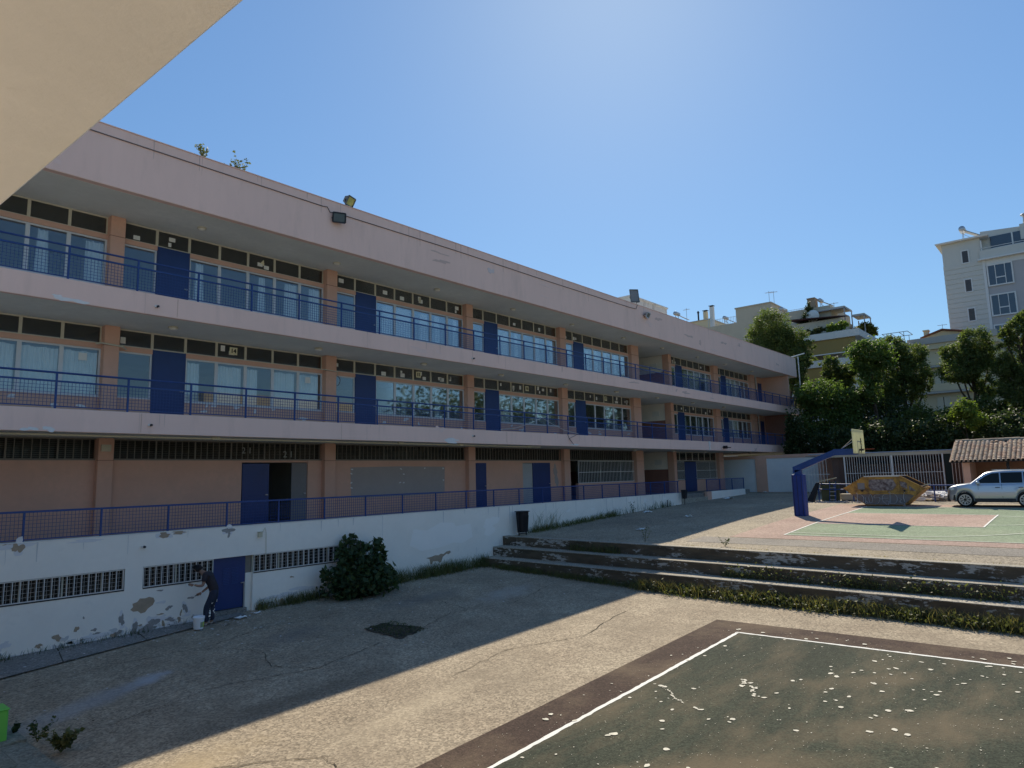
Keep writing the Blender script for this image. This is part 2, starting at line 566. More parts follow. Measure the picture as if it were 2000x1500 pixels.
# steps between the two yards
st = MB()
for fx, z0, z1, d, zb in ((x1, .9, 1.43, .36, 0), (x2, .5, 1.04, .68, 0), (x3, -.1, .66, .72, 0)):
    a, b = 0, YS
    st.prism([(fx(a), a, z0), (fx(a) + d, a, z0), (fx(b) + d, b, z0), (fx(b), b, z0)],
             [(fx(a), a, z1 - .004), (fx(a) + d, a, z1 - .004), (fx(b) + d, b, z1 - .004), (fx(b), b, z1 - .004)])
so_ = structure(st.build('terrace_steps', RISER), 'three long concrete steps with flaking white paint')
for fx, z1, d in ((x1, 1.43, .36), (x2, 1.04, .66), (x3, .66, .71)):
    t = MB()
    rr = random.Random(int(z1 * 100))
    y = 0.0
    while y > YS:
        n = max(YS, y - rr.uniform(1.2, 2.4))
        zz = z1 + rr.uniform(-.004, .005)
        t.prism([(fx(y) - .012, y - .004, z1 - .02), (fx(y) + d, y - .004, z1 - .02), (fx(n) + d, n, z1 - .02), (fx(n) - .012, n, z1 - .02)],
                [(fx(y) - .012 + rr.uniform(-.006, .01), y - .004, zz), (fx(y) + d, y - .004, zz), (fx(n) + d, n, zz), (fx(n) - .012 + rr.uniform(-.006, .01), n, zz)])
        y = n
    t.build('tread', STEPTOP, so_)

# painted court on the lower yard
def lowpoly(name, pts, dz, mat, parent=None):
    mb = MB()
    mb._add([(x, y, low_z(x, y) + dz) for x, y in pts], [tuple(range(len(pts)))])
    return mb.build(name, mat, parent)
A, B_ = (16.65, -12.85), (17.60, -40)
Cc = (-6, -13.14)
lc = structure(lowpoly('lower_court', [(17.75, -11.84), (18.60, -41), (-6, -41), (-6, -12.32)], .006, LOWRED), 'worn dark green court with a brown border and white paint spots')
lowpoly('court_field', [A, B_, (-6, -40), Cc], .011, LOWGREEN, lc)
def worn_line(p, q, w, seed):
    r = random.Random(seed)
    d = Vector((q[0] - p[0], q[1] - p[1], 0))
    L = d.length
    d.normalize()
    n = Vector((-d.y, d.x, 0))
    N = int(L / .12)
    va, vb = [], []
    for i in range(N + 1):
        c = Vector((p[0], p[1], 0)) + d * (L * i / N)
        va.append(c + n * (w / 2 + r.uniform(-.012, .012)))
        vb.append(c - n * (w / 2 + r.uniform(-.012, .012)))
    mb = MB()
    z = lambda v: (v.x, v.y, low_z(v.x, v.y) + .016)
    for i in range(N):
        mb.quad(z(va[i]), z(va[i + 1]), z(vb[i + 1]), z(vb[i]))
    mb.build('court_line', LINE, lc)
worn_line((A[0] + .04, A[1] + .04), B_, .085, 1)
worn_line((A[0] + .04, A[1]), Cc, .085, 2)
sp = MB()
rs = random.Random(21)
def spot(x, y, r, e=1.0):
    k = rs.uniform(.6, 1.0)
    a0 = rs.uniform(0, 3)
    pts = []
    for j in range(11):
        t = 2 * math.pi * j / 11
        q = r * (1 + rs.uniform(-.22, .22))
        u, v = q * math.cos(t) * e, q * math.sin(t) * k
        pts.append((x + u * math.cos(a0) - v * math.sin(a0), y + u * math.sin(a0) + v * math.cos(a0)))
    sp._add([(a, b, low_z(a, b) + .0205) for a, b in pts], [tuple(range(11))])
for _ in range(125):
    cx, cy = rs.uniform(6.5, 17.4), rs.uniform(-20.5, -12.2)
    for _ in range(rs.choice((1, 1, 2, 3, 4, 5, 7))):
        x, y = cx + rs.gauss(0, .32), cy + rs.gauss(0, .45)
        if y < -12.3 and x < 17.6:
            spot(x, y, rs.choice((.010, .014, .020, .028, .035, .048)), rs.choice((1, 1, 1.3)))
for _ in range(1800):
    x, y = rs.uniform(5.5, 17.3), rs.uniform(-20.5, -12.3)
    q = rs.uniform(.003, .009)
    sp._add([(x + a * q, y + b * q, low_z(x, y) + .0205) for a, b in ((1, 0), (0, 1), (-1, 0), (0, -1))], [(0, 1, 2, 3)])
for i in range(22):
    spot(13.25 - i * .035 + rs.uniform(-.09, .09), -14.35 - i * .03 + rs.uniform(-.14, .14), rs.uniform(.012, .055), 1.3)
for i in range(22):
    t = i / 22
    spot(11.95 - .55 * t + .04 * math.sin(9 * t) + rs.uniform(-.02, .02), -13.42 - .62 * t, rs.uniform(.008, .022), 1.7)
for x, y, r in ((9.6, -13.75, .06), (9.5, -13.7, .04), (14.35, -16.4, .06), (11.9, -16.9, .05), (9.75, -16.3, .05), (8.2, -16.6, .06), (16.9, -14.4, .05), (17.1, -15.6, .05)):
    spot(x, y, r, 1.2)
stuff(sp.build('paint_spots', SPOT, lc))

# cement apron along the wall, stains, soil patch
ap = structure(lowpoly('wall_apron', [(-3, -2.9), (4.35, -1.79), (8.48, -.86), (10.6, -.42), (10.6, .05), (-3, .05)], .02, APRON))
jt = MB()
for xa, ya, xb, yb in ((3.0, -2.15, 3.2, -.02), (5.6, -1.5, 5.9, -.02), (7.6, -1.02, 7.75, -.02), (-3, -2.9, 4.35, -1.79), (4.35, -1.79, 8.48, -.86), (8.48, -.86, 10.6, -.42)):
    d = Vector((xb - xa, yb - ya, 0)).normalized() * .014
    n = Vector((-d.y, d.x, 0))
    jt._add([(xa + n.x, ya + n.y, low_z(xa, ya) + .024), (xb + n.x, yb + n.y, low_z(xb, yb) + .024), (xb - n.x, yb - n.y, low_z(xb, yb) + .024), (xa - n.x, ya - n.y, low_z(xa, ya) + .024)], [(0, 1, 2, 3)])
jt.build('joint_crack', SOIL, ap)
STAIN = M('pale_cement_dust', (.37, .38, .39), .95, .18, 2.5, 40, .2)
DARKST = ground_mat('dark_damp_patch', (.12, .105, .085), (.19, .165, .13), (.22, .18, .13), .6, 26, .4)
def low_blob(name, cx, cy, rx, ry, seed, dz, mat, parent=None, rot=0, rough=.35, n=26):
    p = blob(0, 0, rx, ry, seed, n, rough)
    c, s_ = math.cos(rot), math.sin(rot)
    return lowpoly(name, [(cx + a * c - b * s_, cy + a * s_ + b * c) for a, b in p], dz, mat, parent)
_q = [(11.62, -4.6), (12.38, -4.55), (12.75, -5.9), (11.6, -6.2)]
_sp = []
_rs = random.Random(15)
for (xa, ya), (xb, yb) in zip(_q, _q[1:] + _q[:1]):
    for k in range(9):
        _sp.append((xa + (xb - xa) * k / 9 + _rs.uniform(-.06, .06), ya + (yb - ya) * k / 9 + _rs.uniform(-.06, .06)))
soil = structure(lowpoly('soil_patch', _sp, .012, SOIL))

ck = MB()
_rc = random.Random(44)
def crack(pts, w=.010):
    fine = [Vector((pts[0][0], pts[0][1], 0))]
    for a, b in zip(pts, pts[1:]):
        for k in range(1, 9):
            t = k / 8
            fine.append(Vector((a[0] + (b[0] - a[0]) * t + _rc.uniform(-.05, .05), a[1] + (b[1] - a[1]) * t + _rc.uniform(-.05, .05), 0)))
    for i, (a, b) in enumerate(zip(fine, fine[1:])):
        d = (b - a).normalized()
        n = Vector((-d.y, d.x, 0)) * w * _rc.uniform(.4, 1.2)
        ck._add([(p.x + s * n.x, p.y + s * n.y, low_z(p.x, p.y) + .009) for p, s in ((a, 1), (b, 1), (b, -1), (a, -1))], [(0, 1, 2, 3)])
crack([(4.5, -3.0), (6.2, -2.6), (8.3, -2.9), (10.0, -2.3), (12.6, -2.5)])
crack([(5.0, -6.4), (7.1, -6.0), (9.0, -6.6), (11.4, -6.0)])
crack([(12.7, -5.8), (14.4, -5.2), (16.6, -5.8), (19.3, -5.0)])
crack([(8.3, -2.9), (8.9, -4.4), (8.4, -5.6), (9.0, -6.6)])
crack([(14.2, -2.2), (15.3, -3.6), (15.0, -5.3)])
crack([(10.3, -9.4), (12.4, -9.0), (14.5, -9.8), (17.4, -9.2)])
crack([(5.2, -9.6), (6.4, -10.6), (6.2, -11.6)])
crack([(17.8, -2.0), (18.6, -3.6), (20.4, -4.3)])
stuff(ck.build('yard_cracks', SOIL))
# paving in front of the near wing
pv = structure(MB().box(-2, 3.66, -16, .0, -.6, -.075).build('wing_pavement', PAVING), 'concrete pavement at the foot of the near wing')
slab_me = None
for i, (xa, xb) in enumerate(((.4, 1.66), (1.68, 3.30), (3.32, 3.70))):
    y = -12.0
    ln = 1.15 if i < 2 else 1.9
    while y < -2.5:
        zt = low_z(3.6, y + .5) + .105 + R.uniform(-.008, .008)
        o = MB().box(xa + .006, xb - .006, y + .014, y + ln - .014, zt - .12, zt).build('paving_slab', PAVING, pv)
        y += ln
# ------------------------------------------------------------------ near wing the photograph is taken from
wing = thing('near_wing', (-3, -20, 2.5), 'peach plastered underside of the near wing roof slab at upper left', 'building')
MB().prism([(-5.5, -2, 5.414), (.395, -2, 5.414), (.83, -15.9, 5.414), (.91, -18.3, 5.414), (1.65, -42, 5.414), (-5.5, -42, 5.414)], [(-5.5, -2, 5.85), (.395, -2, 5.85), (.83, -15.9, 5.85), (.91, -18.3, 5.85), (1.65, -42, 5.85), (-5.5, -42, 5.85)]).build('roof_slab', CEILCREAM, wing, bevel=.012)
MB().box(-5.5, .05, -42, -3.0, 2.1, 2.58).build('floor_slab', CEILCREAM, wing)
MB().box(-5.7, -3.2, -42, -2.0, -.3, 5.41).build('rear_wall', CEILCREAM, wing)

# ------------------------------------------------------------------ school building
X0, X1 = -8.0, 63.5
YF = 2.45
school = thing('school_building', (28, 2.4, 2.5), 'long three storey pink and salmon school block with blue doors and open balconies', 'school')
MB().box(X0, X1, 0, .22, 12.262, 14.0).build('roof_fascia', PINK, school, bevel=.012)
MB().box(X0, X1, .22, 10.6, 12.26, 12.55).build('roof_slab', SOFFIT, school)
MB().box(X0, X1 + .01, -.02, .26, 14.0, 14.025).build('parapet_coping', PINK, school)
MB().tube([(X0, -.018, 13.70), (13.3, -.018, 13.69), (13.5, -.02, 13.72), (13.62, -.02, 13.55), (13.85, -.02, 13.60), (20, -.018, 13.66), (27, -.018, 13.64), (34.3, -.018, 13.68), (35.05, -.02, 13.71), (35.25, -.02, 14.0)], .017, 5).build('roof_cable', CABLE, school)
for st_, so in ((9.42, 8.81), (6.0, 5.41)):
    MB().box(X0, X1, 0, .14, so, st_).build('balcony_edge', PINK, school, bevel=.01)
    MB().box(X0, X1, .14, 10.4, so + .004, st_ - .12).build('floor_slab', SOFFIT, school)
MB().box(X0, 51.2, .25, 10.4, 2.2, 2.58).build('ground_floor_slab', APRON, school)
MB().box(X0, X1, 10.4, 10.6, -.2, 12.26).build('rear_wall', INNER, school)
COLS = [(-.33, .12), (7.30, 7.72), (15.05, 15.53), (22.85, 23.30), (30.35, 30.90), (38.10, 39.0), (43.13, 43.54), (50.60, 51.40), (58.20, 59.0)]
BAYS = [(.12, 7.30), (7.72, 15.05), (15.53, 22.85), (23.30, 30.35), (30.90, 38.10), (43.54, 50.60), (51.40, 58.20)]
LEV = {2: (9.42, 12.26), 1: (6.0, 8.814), 0: (2.58, 5.414)}
for lv, (z0, z1) in LEV.items():
    zb = z0 - (.12 if lv else 0)
    for i, (a, b) in enumerate(COLS):
        if lv == 0 and i == 8:
            continue
        mb = MB().box(a, b, 2.22, 2.72, zb, z1)
        o = mb.build('column', SALMON, school, bevel=.012)
        zr = z0 + (2.2 if lv else 2.17)
        MB().box(a - .006, b + .006, 2.214, 2.30, zr, zr + .018).build('column_joint', DADO, school)
        if i not in (5, 6):
            MB().box((a + b) / 2 - .08, (a + b) / 2 + .08, 2.73, 10.38, zb, z1).build('partition_wall', INNER, school)
    MB().box(X0, X1, 2.9, 10.38, zb + .002, zb + .02).build('room_floor', INFLOOR, school)
# side walls of the stair hall
for lv, (z0, z1) in LEV.items():
    zb = z0 - (.12 if lv else 0)
    for xa, xb in ((38.35, 38.6), (43.2, 43.5)):
        MB().box(xa, xb, 2.73, 10.3, z0 + 1.62, z1).build('stair_wall', WHITEWALL, school)
        MB().box(xa - .004, xb + .004, 2.73, 10.3, zb, z0 + 1.62).build('stair_dado', DADO, school)
    MB().box(43.186, 43.20, 3.2, 3.75, z0 + 1.95, z0 + 2.3).build('paper_notice', PAPER, school)
# far end: window, door, cheek wall
for lv in (2, 1):
    z0, z1 = LEV[lv]
    m = SALMON if lv == 2 else DADO
    MB().box(61.42, 61.62, .14, 2.72, z0 - .1, z1).build('end_wall', m, school)
    MB().box(59.0, 61.42, 2.45, 2.65, z0 - .1, z0 + .7).build('sill_wall', SALMON, school)
    MB().box(60.15, 60.3, 2.45, 2.65, z0 + .7, z1).build('pier', SALMON, school)
    MB().box(61.1, 61.42, 2.45, 2.65, z0 + .7, z1).build('pier', SALMON, school)
    MB().box(60.3, 61.1, 2.42, 2.47, z0 - .1, z0 + 2.3).build('door', BLUEDOOR, school)
    MB().box(60.3, 61.1, 2.45, 2.65, z0 + 2.3, z1).build('lintel', SALMON, school)

# window kit -------------------------------------------------------
def frame_mesh(name, w, h, t, d, mat, mid=False):
    mb = MB()
    mb.box(0, t, 0, d, 0, h).box(w - t, w, 0, d, 0, h).box(t, w - t, .002, d - .002, 0, t).box(t, w - t, .002, d - .002, h - t, h)
    return mb.mesh(name, mat)
def pane_mesh(name, w, h, t, mat):
    return MB().box(t, w - t, .022, .028, t, h - t).mesh(name, mat)
def curtain_mesh(name, x0, x1, z0, z1, gather, seed):
    """A hanging cloth with folds, pinched at the top."""
    r = random.Random(seed)
    n = max(8, int((x1 - x0) / .018))
    ph = r.uniform(0, 6)
    vs, fs = [], []
    for i in range(n + 1):
        u = i / n
        for k, zz in enumerate(np.linspace(z0, z1, 5)):
            v = k / 4
            sp = 1 + (gather * (1 - v) * .35)
            x = (x0 + x1) / 2 + (x1 - x0) * (u - .5) * sp
            y = .14 + .030 * math.sin(u * (x1 - x0) * 62 + ph + .4 * math.sin(u * 9)) + .012 * math.sin(u * 23 + ph + v)
            vs.append((x, y, zz - .03 * abs(math.sin(u * 7 + ph)) * (k == 4)))
    for i in range(n):
        for k in range(4):
            fs.append((i * 5 + k, (i + 1) * 5 + k, (i + 1) * 5 + k + 1, i * 5 + k + 1))
    me = bpy.data.meshes.new(name)
    me.from_pydata(vs, [], fs)
    me.materials.append(CURTAIN)
    me.polygons.foreach_set('use_smooth', [True] * len(fs))
    return me
PITCHW = 1.0471
WH = 1.45
_cache = {}
def cached(key, fn):
    if key not in _cache:
        _cache[key] = fn()
    return _cache[key]
FULL = [cached(('cf', i), lambda i=i: curtain_mesh('curtain', .06, .97, .05, WH - .1, 0, i)) for i in range(4)]
HALFL = [cached(('ch', i), lambda i=i: curtain_mesh('curtain', .06, .52, .05, WH - .1, .3, 20 + i)) for i in range(3)]
HALFR = [cached(('cr', i), lambda i=i: curtain_mesh('curtain', .5, .97, .05, WH - .1, .3, 30 + i)) for i in range(3)]
GATH = [cached(('cg', i), lambda i=i: curtain_mesh('curtain', .28 + .1 * i, .55 + .1 * i, .05, WH - .08, 1.0, 40 + i)) for i in range(3)]

def facade_bay(lv, bi, a, b):
    z0, z1 = LEV[lv]
    n = 7
    w = (b - a) / n
    win_z, lin_z, tr_z = z0 + .67, z0 + 2.12, z0 + 2.27
    # sill wall (doorway left open at pane 1), lintel band
    MB().box(a, a + w, YF, YF + .2, z0 - .1, win_z).build('sill_wall', SALMON, school)
    MB().box(a + 2 * w, b, YF, YF + .2, z0 - .1, win_z).build('sill_wall', SALMON, school)
    MB().box(a, a + w, YF - .01, YF + .2, lin_z, tr_z).build('lintel', SALMON, school)
    MB().box(a + 2 * w, b, YF - .01, YF + .2, lin_z, tr_z).build('lintel', SALMON, school)
    MB().box(a + 2 * w, b, YF - .035, YF, win_z - .03, win_z - .004).build('window_sill', FRAME, school)
    if lv == 2:
        pass
    # door
    d = MB().box(a + w + .03, a + 2 * w - .03, YF - .02, YF + .03, z0 - .1, tr_z - .01)
    d.box(a + w, a + w + .03, YF - .015, YF + .06, z0 - .1, tr_z).box(a + 2 * w - .03, a + 2 * w, YF - .015, YF + .06, z0 - .1, tr_z)
    do = d.build('door', BLUEDOOR, school, bevel=.006)
    MB().box(a + 2 * w - .16, a + 2 * w - .06, YF - .06, YF - .02, z0 + .98, z0 + 1.01).build('handle', STEEL, do)
    # windows
    rr = random.Random(lv * 100 + bi)
    for i in range(n):
        tfm = cached(('tf', round(w, 3), lv), lambda: frame_mesh('transom_window', w, z1 - tr_z, .042, .06, CREAM))
        tpm = cached(('tp', round(w, 3), lv), lambda: pane_mesh('pane', w, z1 - tr_z, .042, DARKGLASS))
        o = link('transom_window', tfm, school, (a + i * w, YF + .05, tr_z))
        link('pane', tpm, o, (a + i * w, YF + .05, tr_z))
        if i == 1:
            continue
        wfm = cached(('wf', round(w, 3)), lambda: frame_mesh('window', w, WH, .055, .06, FRAME))
        wpm = cached(('wp', round(w, 3)), lambda: pane_mesh('pane', w, WH, .055, GLASS))
        o = link('window', wfm, school, (a + i * w, YF + .03, win_z))
        link('pane', wpm, o, (a + i * w, YF + .03, win_z))
        c = None
        q = rr.random()
        if lv == 1 and bi <= 1 and i != 0:
            c = rr.choice(FULL + [HALFL[0], HALFR[1], FULL[1]])
        elif lv == 1 and i > 1:
            c = rr.choice(GATH) if q < .4 else (rr.choice(FULL) if q < .55 else None)
        elif lv == 2 and i > 1:
            c = rr.choice(GATH) if q < .6 else (rr.choice(HALFR) if q < .75 else (rr.choice(FULL) if bi >= 2 and q < .9 else None))
        if c:
            link('curtain', c, o, (a + i * w, YF + .03, win_z))
for lv in (2, 1):
    for bi, (a, b) in enumerate(BAYS):
        facade_bay(lv, bi, a, b)
    z0, z1 = LEV[lv]
    o = link('window', frame_mesh('window', 1.15, z1 - z0 - .7, .05, .06, FRAME), school, (59.0, YF + .03, z0 + .7))
    link('pane', pane_mesh('pane', 1.15, z1 - z0 - .7, .05, GLASS), o, (59.0, YF + .03, z0 + .7))

# ground floor ------------------------------------------------------
ZG, ZT = 2.58, 4.77
def gf_wall(xa, xb, zt=ZT, zb=ZG):
    if xb - xa > .02:
        MB().box(xa, xb, YF, YF + .2, zb, zt).build('ground_floor_wall', SALMON, school)
def gf_grille(a, b):
    mb = MB()
    mb.box(a, b, YF - .01, YF + .05, ZT, ZT + .05).box(a, b, YF - .01, YF + .05, 5.37, 5.41)
    x = a + .04
    k = 0
    while x < b:
        t = .020 if k % 6 else .045
        mb.box(x, x + t, YF, YF + .03, ZT + .05, 5.37)
        x += .205
        k += 1
    for z in np.linspace(ZT + .1, 5.33, 9):
        mb.box(a, b, YF + .032, YF + .036, z, z + .005)
    mb.build('window_grille', GRILLE, school)
    MB().box(a, b, YF + .13, YF + .14, ZT, 5.41).build('pane', GLASSGF, school)
for a, b in BAYS[:5]:
    gf_grille(a, b)
gf_wall(-8, -.33); gf_wall(.12, 7.30)
gf_wall(7.72, 11.86); gf_wall(14.45, 15.05)
gf_wall(15.53, 22.85)
gf_wall(24.28, 27.03); gf_wall(29.34, 30.35)
MB().box(23.30, 24.28, YF + .01, YF + .2, 4.66, ZT).build('lintel', SALMON, school)
MB().box(27.03, 29.34, YF + .01, YF + .2, 4.66, ZT).build('lintel', SALMON, school)
MB().box(11.86, 14.45, YF + .01, YF + .2, 4.70, ZT).build('lintel', SALMON, school)
def gf_door(x0, x1, y=YF - .02, zt=4.66, mat=BLUEDOOR, name='door', hs=1):
    o = MB().box(x0, x1, y, y + .05, ZG + .02, zt).box(x0 + .1, x1 - .1, y - .006, y, ZG + .15, ZG + .95).build(name, mat, school, bevel=.005)
    MB().box(x1 - .14, x1 - .05, y - .05, y, 3.55, 3.58).build('handle', STEEL, o)
    return o
gf_door(11.88, 12.88)
GREYDOOR = M('grey_door_paint', (.20, .185, .18), .6, .08)
gf_door(13.80, 14.43, YF + .02, 4.68, GREYDOOR)
MB().box(12.88, 13.6, 6.0, 6.1, 3.9, 4.7).build('interior_wall', WHITEWALL, school)
gf_door(23.32, 24.26)
gf_door(27.06, 27.84, YF + .03, 4.64, M('pale_grey_door_paint', (.44, .44, .43), .6, .06))
gf_door(27.84, 29.32)
# canteen bay: dark doorway, low wall and white bars
gf_wall(31.93, 38.10, 3.50)
def white_bars(x0, x1, z0, z1, y, parent, pitch=.16, mids=()):
    mb = MB()
    for z in [z0, z1 - .03] + list(mids):
        mb.box(x0, x1, y, y + .03, z, z + .03)
    x = x0
    k = 0
    while x < x1:
        w = .045 if k % 14 == 0 else .016
        mb.box(x, x + w, y + .004, y + .026, z0 + .03, z1 - .03)
        x += pitch
        k += 1
    return mb.build('window_bars', WHITEBAR, parent)
white_bars(31.95, 38.08, 3.50, 4.77, YF - .02, school, mids=(4.10,))
MB().box(31.95, 38.08, YF + .12, YF + .13, 3.5, ZT).build('pane', GLASSGF, school)
gf_door(31.0, 31.92, YF + .5, 4.77, M('almost_black_door', (.02, .025, .04), .6, .1))
# bay 5 on the ground floor: bars either side of a blue door, transoms above
gf_wall(43.54, 45.1, 3.42); gf_wall(46.9, 50.60, 3.42)
white_bars(43.6, 45.05, 3.45, 4.72, YF - .02, school, mids=(4.06,))
white_bars(46.95, 50.55, 3.45, 4.72, YF - .02, school, mids=(4.06,))
MB().box(43.54, 50.6, YF + .12, YF + .13, 3.42, 4.75).build('pane', GLASSGF, school)
gf_door(45.1, 46.9, YF - .04, 4.70)
for i in range(7):
    w = 7.06 / 7
    o = link('transom_window', cached('tgf', lambda: frame_mesh('transom_window', w, .64, .04, .06, CREAM)), school, (43.54 + i * w, YF + .05, 4.77))
    link('pane', cached('tgp', lambda: pane_mesh('pane', w, .64, .04, DARKGLASS)), o, (43.54 + i * w, YF + .05, 4.77))
# grey repaint patches on the salmon wall
wall_patch(0, 0, 0, 0, YF - .001, GREYPATCH, 1, school, 'repaint_patch', pts=[(16.42, 3.3), (19.0, 3.28), (21.48, 3.32), (21.5, 4.50), (18.9, 4.53), (16.38, 4.50)], th=.004)
wall_patch(29.82, 4.0, .2, .45, YF - .001, GREYPATCH, 5, school, 'repaint_patch', th=.004)
for i, (cx, cz) in enumerate(((16.45, 4.42), (16.42, 4.25), (16.42, 3.9), (16.43, 3.7), (18.95, 4.42), (19.1, 4.2), (18.9, 3.85), (19.1, 3.84), (21.4, 4.42), (21.42, 3.9), (20.3, 4.44))):
    wall_patch(cx, cz, .05, .03, YF - .006, PEELWHITE, 60 + i, school, 'filler_spot', 9, th=.003)
# flaked paint on slab edges, sill walls
for i, (cx, cz, rx, rz) in enumerate(((5.75, 8.86, .33, .06), (5.45, 8.9, .14, .05), (5.0, 5.46, .16, .05), (5.42, 5.47, .13, .06), (19.55, 5.5, .45, .09), (28.3, 5.5, .25, .05), (44.1, 5.75, .16, .28))):
    wall_patch(cx, cz, rx, rz, -.001, PEELWHITE, 80 + i, school, 'flaked_paint', 22, th=.004)
wall_patch(22.2, 13.25, .2, .13, -.001, M('pale_pink_filler', (.66, .57, .56), .9, .04), 90, school, 'filler_spot', 14, th=.004)
rp = random.Random(5)
for i in range(26):
    a, b = rp.choice(BAYS[:5])
    wall_patch(rp.uniform(a + 2.2, b - .2), 6.0 + rp.uniform(.2, .62), rp.uniform(.05, .22), rp.uniform(.03, .07), YF - .001, PEELWHITE, 100 + i, school, 'flaked_paint', 12, th=.004)
RUST = M('rust_streak', (.66, .46, .37), .9, .1)
for cx, zt, zb in ((8.45, 9.40, 8.85), (7.6, 5.98, 5.45), (14.2, 5.98, 5.42), (23.0, 5.98, 5.5), (20.9, 9.4, 8.9), (3.2, 9.4, 8.85)):
    wall_patch(0, 0, 0, 0, -.001, RUST, 1, school, 'rust_streak', pts=[(cx - .012, zb), (cx + .006, zb), (cx + .012, zt), (cx - .010, zt)], th=.003)
PINK2 = M('repaired_pink_render', (.82, .60, .53), .92, .05, 2, 50, .15)
PINKD = M('grimy_pink_render', (.62, .455, .40), .92, .08, 2, 50, .15)
for i in range(26):
    lo, hi = rp.choice(((12.3, 13.6), (12.3, 13.6), (8.85, 9.38), (5.45, 5.95)))
    wall_patch(rp.uniform(2, 60), rp.uniform(lo + .05, hi), rp.uniform(.08, .5), rp.uniform(.03, .12), -.0005, rp.choice((PINK2, PINKD)), 400 + i, school, 'repaint_patch', 22, rough=.9, th=.002)
for i in range(70):
    x = rp.uniform(1, 62)
    zt = rp.choice((13.99, 13.99, 9.41, 5.99))
    ln = rp.uniform(.1, .5) * (1.6 if zt > 13 else .8)
    w = rp.uniform(.006, .022)
    wall_patch(0, 0, 0, 0, -.0005, PINKD, i, school, 'rain_streak', pts=[(x - w * .3, zt - ln), (x + w * .3, zt - ln), (x + w, zt), (x - w, zt)], th=.0015)
for x in (7.55, 15.3, 23.05, 30.6, 38.5, 46.0, 53.7):
    for zb_, zt_ in ((8.82, 9.41), (5.42, 5.99)):
        MB().box(x - .004, x + .004, -.003, 0, zb_, zt_).build('slab_joint', PINKD, school)
# papers stuck on the transom panes, far and near
for i in range(58):
    bi = rp.choice((2, 2, 2, 3, 4, 4, 5, 3, 1))
    a, b = BAYS[bi]
    lv = rp.choice((1, 1, 2))
    k = rp.randrange(7)
    w = (b - a) / 7
    z0 = LEV[lv][0]
    pw, ph = rp.choice(((.15, .2), (.2, .14), (.1, .14), (.24, .17)))
    x = a + k * w + rp.uniform(.08, w - .3)
    z = z0 + 2.34 + rp.uniform(0, .22)
    MB().box(x, x + pw, YF + .066, YF + .071, z, z + ph).build('paper_notice', PAPER, school)
for x, z in ((7.0, 7.72), (14.6, 7.7)):
    MB().box(x - .28, x - .06, YF + .045, YF + .050, z, z + .22).build('paper_notice', PAPER, school)

def text(body, size, loc, mat, parent=None, rot=(math.pi / 2, 0, 0), ext=.002, name='lettering', bold=0):
    cu = bpy.data.curves.new(name, 'FONT')
    cu.body = body
    cu.size = size
    cu.extrude = ext
    cu.align_x = 'CENTER'
    cu.align_y = 'CENTER'
    cu.offset = bold
    cu.materials.append(mat)
    o = bpy.data.objects.new(name, cu)
    me = bpy.data.meshes.new_from_object(o)
    bpy.data.objects.remove(o)
    me.materials.clear()
    me.materials.append(mat)
    return link(name, me, parent, loc, rot)
for n, x, z, w_ in (('14', 11.45, 8.56, 'second'), ('15', 20.0, 8.56, 'third'), ('16', 27.6, 8.56, 'fourth'), ('17', 35.2, 8.56, 'fifth')):
    o = tag(MB().box(x - .14, x + .14, YF + .03, YF + .036, z - .13, z + .13).build('room_sign', YELLOWPAPER), f'cream card reading {n} in a first floor transom of the {w_} bay', 'sign', 'room numbers over the doors')
    text(n, .2, (x, YF + .027, z), BLACK, o, bold=.006)
for n, x, z, w_ in (('4', 12.47, 11.97, 'second'), ('5', 20.15, 11.97, 'third')):
    tag(text(n, .3, (x, YF + .06, z), YELLOWPAPER, None, name='room_number', bold=.006), f'pale number {n} on a top floor transom of the {w_} bay', 'number', 'room numbers over the doors')
for x, z, s_ in ((12.02, 5.10, .3), (13.62, 4.98, .32)):
    text('2 1', s_, (x, YF - .015, z), M('faded_white_paint', (.42, .42, .40), .8, .1), school, name='painted_number')
# wiring under the first floor slab
MB().box(-6, 25.9, .36, .40, 5.33, 5.375).build('cable_trunking', CREAMLINE, school)
for x in (9.9, 17.2, 20.5, 25.0):
    MB().box(x - .12, x + .12, .33, .45, 5.32, 5.40).build('junction_box', CREAMLINE, school)
MB().box(7.36, 7.62, 2.16, 2.22, 5.02, 5.22).box(7.39, 7.59, 2.15, 2.16, 5.05, 5.11).build('alarm_box', CREAM, school)
MB().tube([(7.1, 2.3, 8.22), (7.2, 2.17, 8.24), (7.78, 2.16, 8.2), (7.95, 2.35, 8.16)], .025, 6).build('column_pipe', CREAM, school)
MB().tube([(14.7, 2.3, 8.25), (15.0, 2.2, 8.24), (15.55, 2.2, 8.22), (15.62, 2.3, 8.12)], .018, 6).build('column_pipe', CREAM, school)
lp = []
for i in range(60):
    t = i / 59 * 5 * 2 * math.pi
    lp.append((15.62 + .17 * math.cos(t) + .01 * math.sin(3 * t), 2.34 + .006 * i / 10, 7.88 + .2 * math.sin(t)))
tag(MB().tube(lp, .008, 4).build('cable_coil', CABLE), 'coil of grey cable hung on a first floor column', 'cable')
tag(MB().tube([(22.6, -.01, 6.06), (23.6, -.01, 6.16), (24.8, -.01, 6.45), (25.6, -.01, 6.74), (26.3, -.01, 6.5), (27.4, -.01, 6.2), (28.6, -.01, 6.05)], .010, 5).build('loose_cable', WHITECABLE), 'loose white cable draped over the first floor railing', 'cable')
tag(MB().tube([(27.6, -.03, 6.05), (27.75, -.05, 5.75), (28.1, -.05, 5.5), (27.75, -.05, 5.8), (28.4, -.03, 6.0)], .014, 5).build('cable_loop', CABLE), 'brown cable loop dangling over the pink balcony edge', 'cable')
